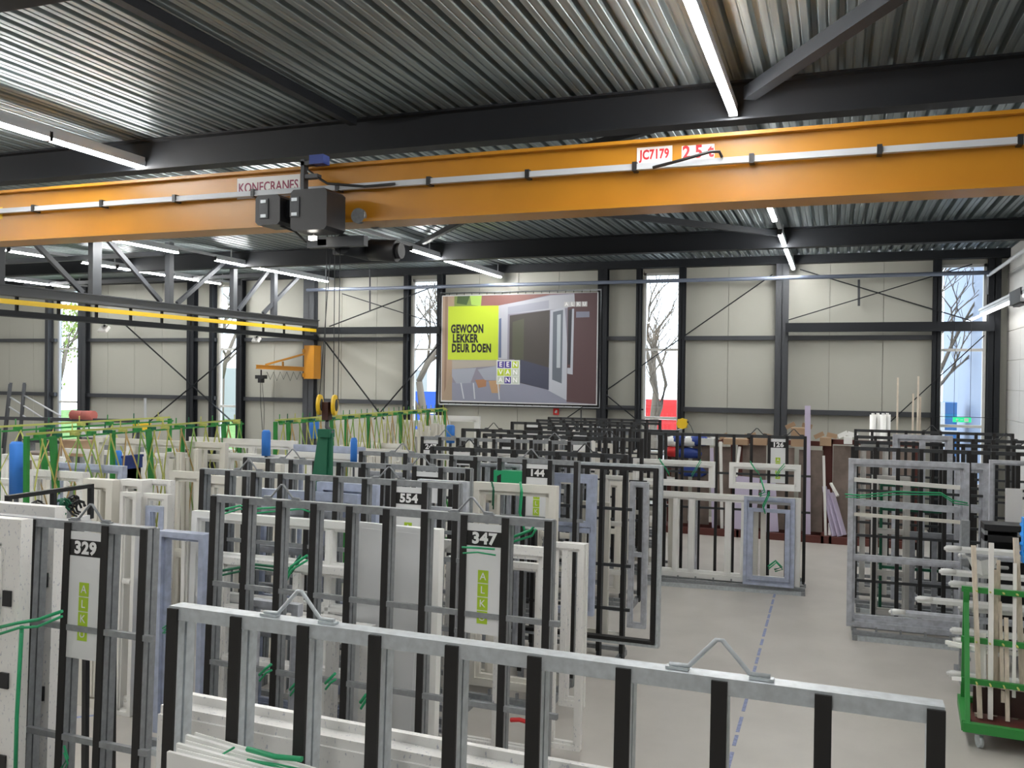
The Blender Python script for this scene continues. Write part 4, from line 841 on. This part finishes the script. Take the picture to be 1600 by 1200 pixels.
# ladders / scaffold at far left by the wall
sc = thing('tube_stand', 'tall tubular stand with sloping rods at the far left', 'stand', (-19.5, 18.0, 0))
def Q(u, v, Y=18.0): p = at(u, v, Y); return (p.x+19.5, p.y-18.0, p.z)
m = MB(); m.tube([Q(16, 600), Q(5, 700)], .05, 6); m.tube([Q(38, 600), Q(30, 700)], .05, 6); m.tube([Q(17, 598), (Q(5, 700)[0]-.1, 0, 0)], .04, 6); m.tube([Q(38, 598), (Q(30, 700)[0]-.1, 0, 0)], .04, 6); part('upright', m, anthr2, sc)
m = MB()
for a_, b_ in (((15, 620), (70, 655)), ((38, 618), (95, 650)), ((13, 635), (40, 652))): m.tube([Q(*a_), Q(*b_)], .022, 6)
part('sloping_rod', m, conduit, sc)
m = MB(); m.bar(Q(-10, 653), Q(213, 658), .09); m.bar(Q(78, 655), Q(76, 700), .05); m.bar(Q(172, 656), Q(172, 700), .05); m.bar(Q(210, 658), Q(208, 700), .05); part('cross_rail', m, anthr2, sc)
p = at(130, 656, 18.0)+Vector((0, 0, .12)); m = MB(); m.tube([(-.35, 0, 0), (.35, 0, 0)], .12, 10); m.tube([(-.36, 0, 0), (-.34, 0, 0)], .13, 10); m.tube([(.02, 0, 0), (.36, 0, 0)], .125, 10)
solo('cloth_roll', m, mat('faded_red', (.42, .12, .10), .7), 'faded red roll lying on the far left stand', 'roll', tuple(p))
# white and yellow clutter boxes far left
for i, (u, v, Y, w_, h_, mm, l_) in enumerate([(120, 700, 13.5, .5, .3, card, 'cardboard box at far left beyond the cord stand'), (60, 720, 12, .5, .3, mdf, 'brown crate at far left'), (90, 690, 14.5, 1.6, .06, anthr2, 'dark shelf board at far left'), (150, 676, 14.5, .5, .18, plateg, 'pale box at far left beyond the cord stand'), (222, 668, 15, .18, .16, yell, 'yellow pointed lamp housing beside the left cord stand'), (207, 722, 9.1, .05, .16, dblue, 'dark blue bottle among the white frames')]):
    p = at(u, v, Y); m = MB(); m.box(-w_/2, w_/2, -.15, .15, -h_/2, h_/2); m.box(-w_/2-.01, w_/2+.01, -.16, .16, h_/2-.02, h_/2+.01); q = thing('storage_rack' if i == 2 else 'box', l_, 'box', (p.x, p.y, 0))
    part('body', m, mm, q, (0, 0, p.z)); m = MB(); m.box(-w_/2, -w_/2+.05, -.12, .12, 0, p.z-h_/2); m.box(w_/2-.05, w_/2, -.12, .12, 0, p.z-h_/2); part('support', m, galv, q)

# ------------------------------------------------------------------ back: brown board racks
def boardrack(x0, x1, y, label, h=2.2, lil=True, boards=3):
    q = thing('board_rack', label, 'rack', (x0, y, 0)); w = x1-x0
    for x in (0, w): m = MB(); m.box(x-.05, x+.05, 0, .08, 0, h); m.box(x-.05, x+.05, -.6, .3, 0, .14); part('upright', m, brown, q)
    for bx in ((-.60, -.52, 0, .14), (.2, .28, 0, .14), (0, .06, h-.1, h)): m = MB(); m.box(0, w, *bx); part('rail', m, brown, q)
    for k in range(boards):
        bw = w/boards; m = MB(); m.box(.06+k*bw, k*bw+bw-.03, -.10, -.06, .14, h-.12-.03*k); solo('board', m, mdf, 'brown board standing in %s, %s from the left' % (label.split(' beside')[0].split(' behind')[0], on[k]), 'board', (x0, y, 0))
boardrack(-.10, 1.5, 19.5, 'right brown steel board rack beside the aisle', 2.05, boards=2)
boardrack(-1.9, -.2, 19.5, 'middle brown steel board rack behind rack 126', 2.0)
boardrack(-3.4, -2.05, 19.5, 'left brown steel board rack behind rack 126', 2.0)
for i, (ub, vb, ut, vt, w_, mm, l_) in enumerate([(1290, 838, 1287, 712, .05, white, 'white profile upright in the right board rack'), (1303, 838, 1288, 760, .09, lilac, 'lilac sheet edge leaning, first in the right board rack'), (1312, 838, 1292, 765, .11, lilac, 'lilac sheet edge leaning, second in the right board rack'), (1319, 836, 1300, 770, .11, lilac, 'lilac sheet edge leaning, third in the right board rack'), (1296, 838, 1296, 818, .05, white, 'short white stub in the right board rack'), (1262, 838, 1262, 634, .11, lilac, 'tall lilac-white profile standing between the board racks'), (1309, 775, 1298, 755, .05, white, 'slim white rod leaning in the right board rack'),
    (1160, 835, 1168, 745, .5, lilac, 'broad lilac sheet behind rack 126'), (1205, 835, 1200, 750, .3, lilac, 'narrower lilac sheet behind rack 126'), (1115, 830, 1112, 700, .07, lilac, 'slim lilac profile behind rack 126, left'), (1128, 830, 1126, 690, .06, white, 'slim white profile behind rack 126, left of centre'), (1150, 745, 1156, 698, .05, white, 'slanting white rod behind rack 126')]):
    a = at(ub, vb, 19.05); b = at(ut, vt, 19.25); a.z = max(a.z, .14); rod('leaning_sheet', a, b, w_, mm, l_, 'profile', h=.04)
for i, (u, v, w_, h_, mm, l_) in enumerate([(1248, 683, .30, .38, card, 'cardboard box on the board rack behind plate 126'), (1290, 690, .22, .16, card, 'open cardboard box on the right board rack'), (1325, 688, .16, .14, bright, 'small white box at the end of the board rack'), (1150, 690, .5, .12, card, 'flat cardboard box behind rack 126'), (1105, 690, .3, .14, wrap, 'plastic bag on the shelf behind rack 126'), (1187, 690, .3, .14, card, 'crumpled carton behind rack 126')]):
    p = at(u, v, 19.3); z = 1.99; m = MB(); m.box(-w_/2, w_/2, -.15, .15, 0, h_)
    m.bar((-w_/2, 0, h_), (-w_/2-.04, 0, h_+.08), .02, .2); m.bar((w_/2, 0, h_), (w_/2+.02, 0, h_+.09), .02, .2)
    solo('carton', m, mm, l_, 'box', (p.x, 19.35, p.z-h_/2))
sf = thing('shelf_unit', 'pale shelf unit with blue bags behind rack 126', 'shelf', (-4.2, 19.6, 0))
for z in (.5, 1.1, 1.65, 2.1): m = MB(); m.box(-.9, 1.0, -.25, .25, z-.02, z+.02); part('shelf_board', m, bright, sf)
for x in (-.88, .98): m = MB(); m.box(x-.03, x+.03, -.25, .25, 0, 2.15); part('upright', m, galv, sf)
for i, (u, v, w_, mm, l_) in enumerate([(1062, 690, .2, dblue, 'dark blue bag on the shelf unit, upper left'), (1092, 690, .22, dblue, 'dark blue bag on the shelf unit, upper right'), (1077, 691, .18, wrap, 'clear bag between the blue bags'), (1076, 709, .28, dblue, 'dark blue bag on the second shelf'), (1050, 707, .14, red, 'red bag on the second shelf'), (1050, 691, .14, bright, 'white bag at the left of the shelf'), (1082, 738, .3, dblue, 'dark blue bundle on the third shelf')]):
    p = at(u, v, 19.35); m = MB(); n_ = 8
    m.tube([(-w_, 0, 0), (-w_*.7, 0, .01), (0, 0, .02), (w_*.7, 0, .01), (w_, 0, 0)], [.03, .10, .12, .10, .03], 8); solo('bag', m, mm, l_, 'bag', (p.x, 19.35, p.z))
# white rolls, tall battens on the right wall bay
for i, u in enumerate((1364, 1372, 1380, 1387)):
    p = at(u, 648, 19.8); m = MB(); m.tube([(0, 0, 0), (0, 0, p.z)], .065, 10); m.tube([(0, 0, p.z), (0, 0, p.z+.03)], .03, 8); solo('film_roll', m, bright, 'white film roll standing by the wall, %s of four' % on[i], 'roll', (p.x, 19.8+.1*(i % 2), 0))
for i, (u, vt) in enumerate(((1403, 590), (1427, 615), (1435, 588), (1438, 620))):
    p = at(u, vt, 20.6); b_ = at(u-2, 700, 20.3); rod('batten', (b_.x, 20.3, 0.02), p, .035, wood, 'tall thin batten leaning by the right bay wall, %s from the left' % on[i], 'batten')

# ------------------------------------------------------------------ green bands tying loads
def band(pts, Y, label, r=.007, dy=0.0, m_=green):
    P = [at(u, v, Y+dy*i) for i, (u, v) in enumerate(pts)]; c = sum(P, Vector())/len(P); m = MB(); m.tube([p-c for p in P], r, 5)
    if len(P) > 2: m.tube([p-c+Vector((.01, -.01, -.035+.01*(i % 2))) for i, p in enumerate(P)], r*.8, 5)
    return solo('tie_band', m, m_, label, 'band', tuple(c))
band([(0, 980), (30, 973), (60, 968), (97, 955)], 3.78, 'green band round the thick white door frame at the left edge', .010)
band([(34, 978), (30, 1050), (26, 1120), (24, 1200)], 3.78, 'green band hanging down the thick white door frame', .012)
band([(100, 1165), (106, 1185), (96, 1200)], 3.98, 'green band knotted low on rack 329')
band([(254, 982), (268, 972), (280, 978), (256, 984)], 6.1, 'green band round the tall blue-filmed door frame')
band([(322, 900), (318, 980), (314, 1060), (312, 1120)], 6.55, 'long green band hanging beside the white door frame', .014)
band([(345, 892), (400, 882), (455, 888), (470, 868)], 6.3, 'dark green band across rack 554, lower left', .012, m_=dgreen)
band([(350, 796), (375, 790), (400, 795), (470, 790), (500, 798)], 6.35, 'green band on the wide white frame of rack 554', .010)
band([(445, 905), (455, 885), (480, 868)], 6.2, 'bright green band slanting over rack 347, left', .012)
band([(405, 1055), (415, 1045), (424, 1038)], 5.2, 'short green band on rack 347, leftmost', .010)
band([(453, 1078), (462, 1068), (475, 1062)], 5.2, 'short green band on rack 347, second', .010)
band([(508, 1068), (516, 1060), (524, 1052)], 5.2, 'short green band on rack 347, third', .010)
band([(563, 1098), (572, 1086), (582, 1082)], 5.2, 'short green band on rack 347, fourth', .012)
band([(722, 855), (745, 856), (773, 858)], 5.22, 'green band under the number 347', .007)
band([(784, 848), (800, 840), (830, 828), (836, 820)], 5.45, 'green knotted band right of plate 347', .010)
band([(795, 900), (792, 950), (790, 1010)], 5.75, 'green band hanging inside the frame right of plate 347', .016)
band([(768, 752), (771, 762), (770, 790)], 8.45, 'green band round the cream frame on rack 144, left', .010, m_=dgreen)
band([(813, 753), (815, 765), (812, 800), (820, 830)], 8.45, 'green band round the cream frame on rack 144, right', .014)
band([(1030, 716), (1038, 728), (1046, 740)], 14.2, 'green band over the left fanlight, first'); band([(1095, 718), (1088, 730), (1080, 742)], 14.2, 'green band over the left fanlight, second')
band([(1172, 720), (1180, 733), (1186, 738)], 14.2, 'green band over the right fanlight, first'); band([(1226, 724), (1218, 733), (1212, 742)], 14.2, 'green band over the right fanlight, second')
band([(1188, 745), (1194, 765), (1186, 772), (1202, 768), (1192, 790), (1195, 800)], 14.1, 'bright green knot on the sash of rack 126', .012)
band([(1200, 885), (1212, 876), (1222, 886), (1210, 890)], 14.1, 'green band heap at the foot of rack 126', .014)
band([(1320, 772), (1345, 774), (1400, 768), (1470, 770), (1490, 782), (1512, 786)], 12.2, 'green band across the large grey frame at right', .009)
band([(386, 1170), (430, 1182), (472, 1186)], 2.62, 'broad green band at the bottom edge over white profiles', .010)
band([(333, 1188), (352, 1176), (366, 1168)], 2.6, 'thin green band tail at the bottom edge', .004)
m = MB(); m.box(-.17, .17, -.06, .06, -.07, .07); p = at(797, 745, 9.2); solo('green_pad', m, green, 'flat green pad between the posts of rack 144', 'pad', tuple(p))
m = MB(); m.tube([(-.06, 0, 0), (.0, 0, .01), (.07, 0, 0)], .014, 6); m.tube([(.07, 0, 0), (.09, 0, .04)], .012, 6); p = at(812, 1127, 5.25); solo('clamp', m, red, 'small red clamp on the low bar of rack 347', 'clamp', tuple(p))
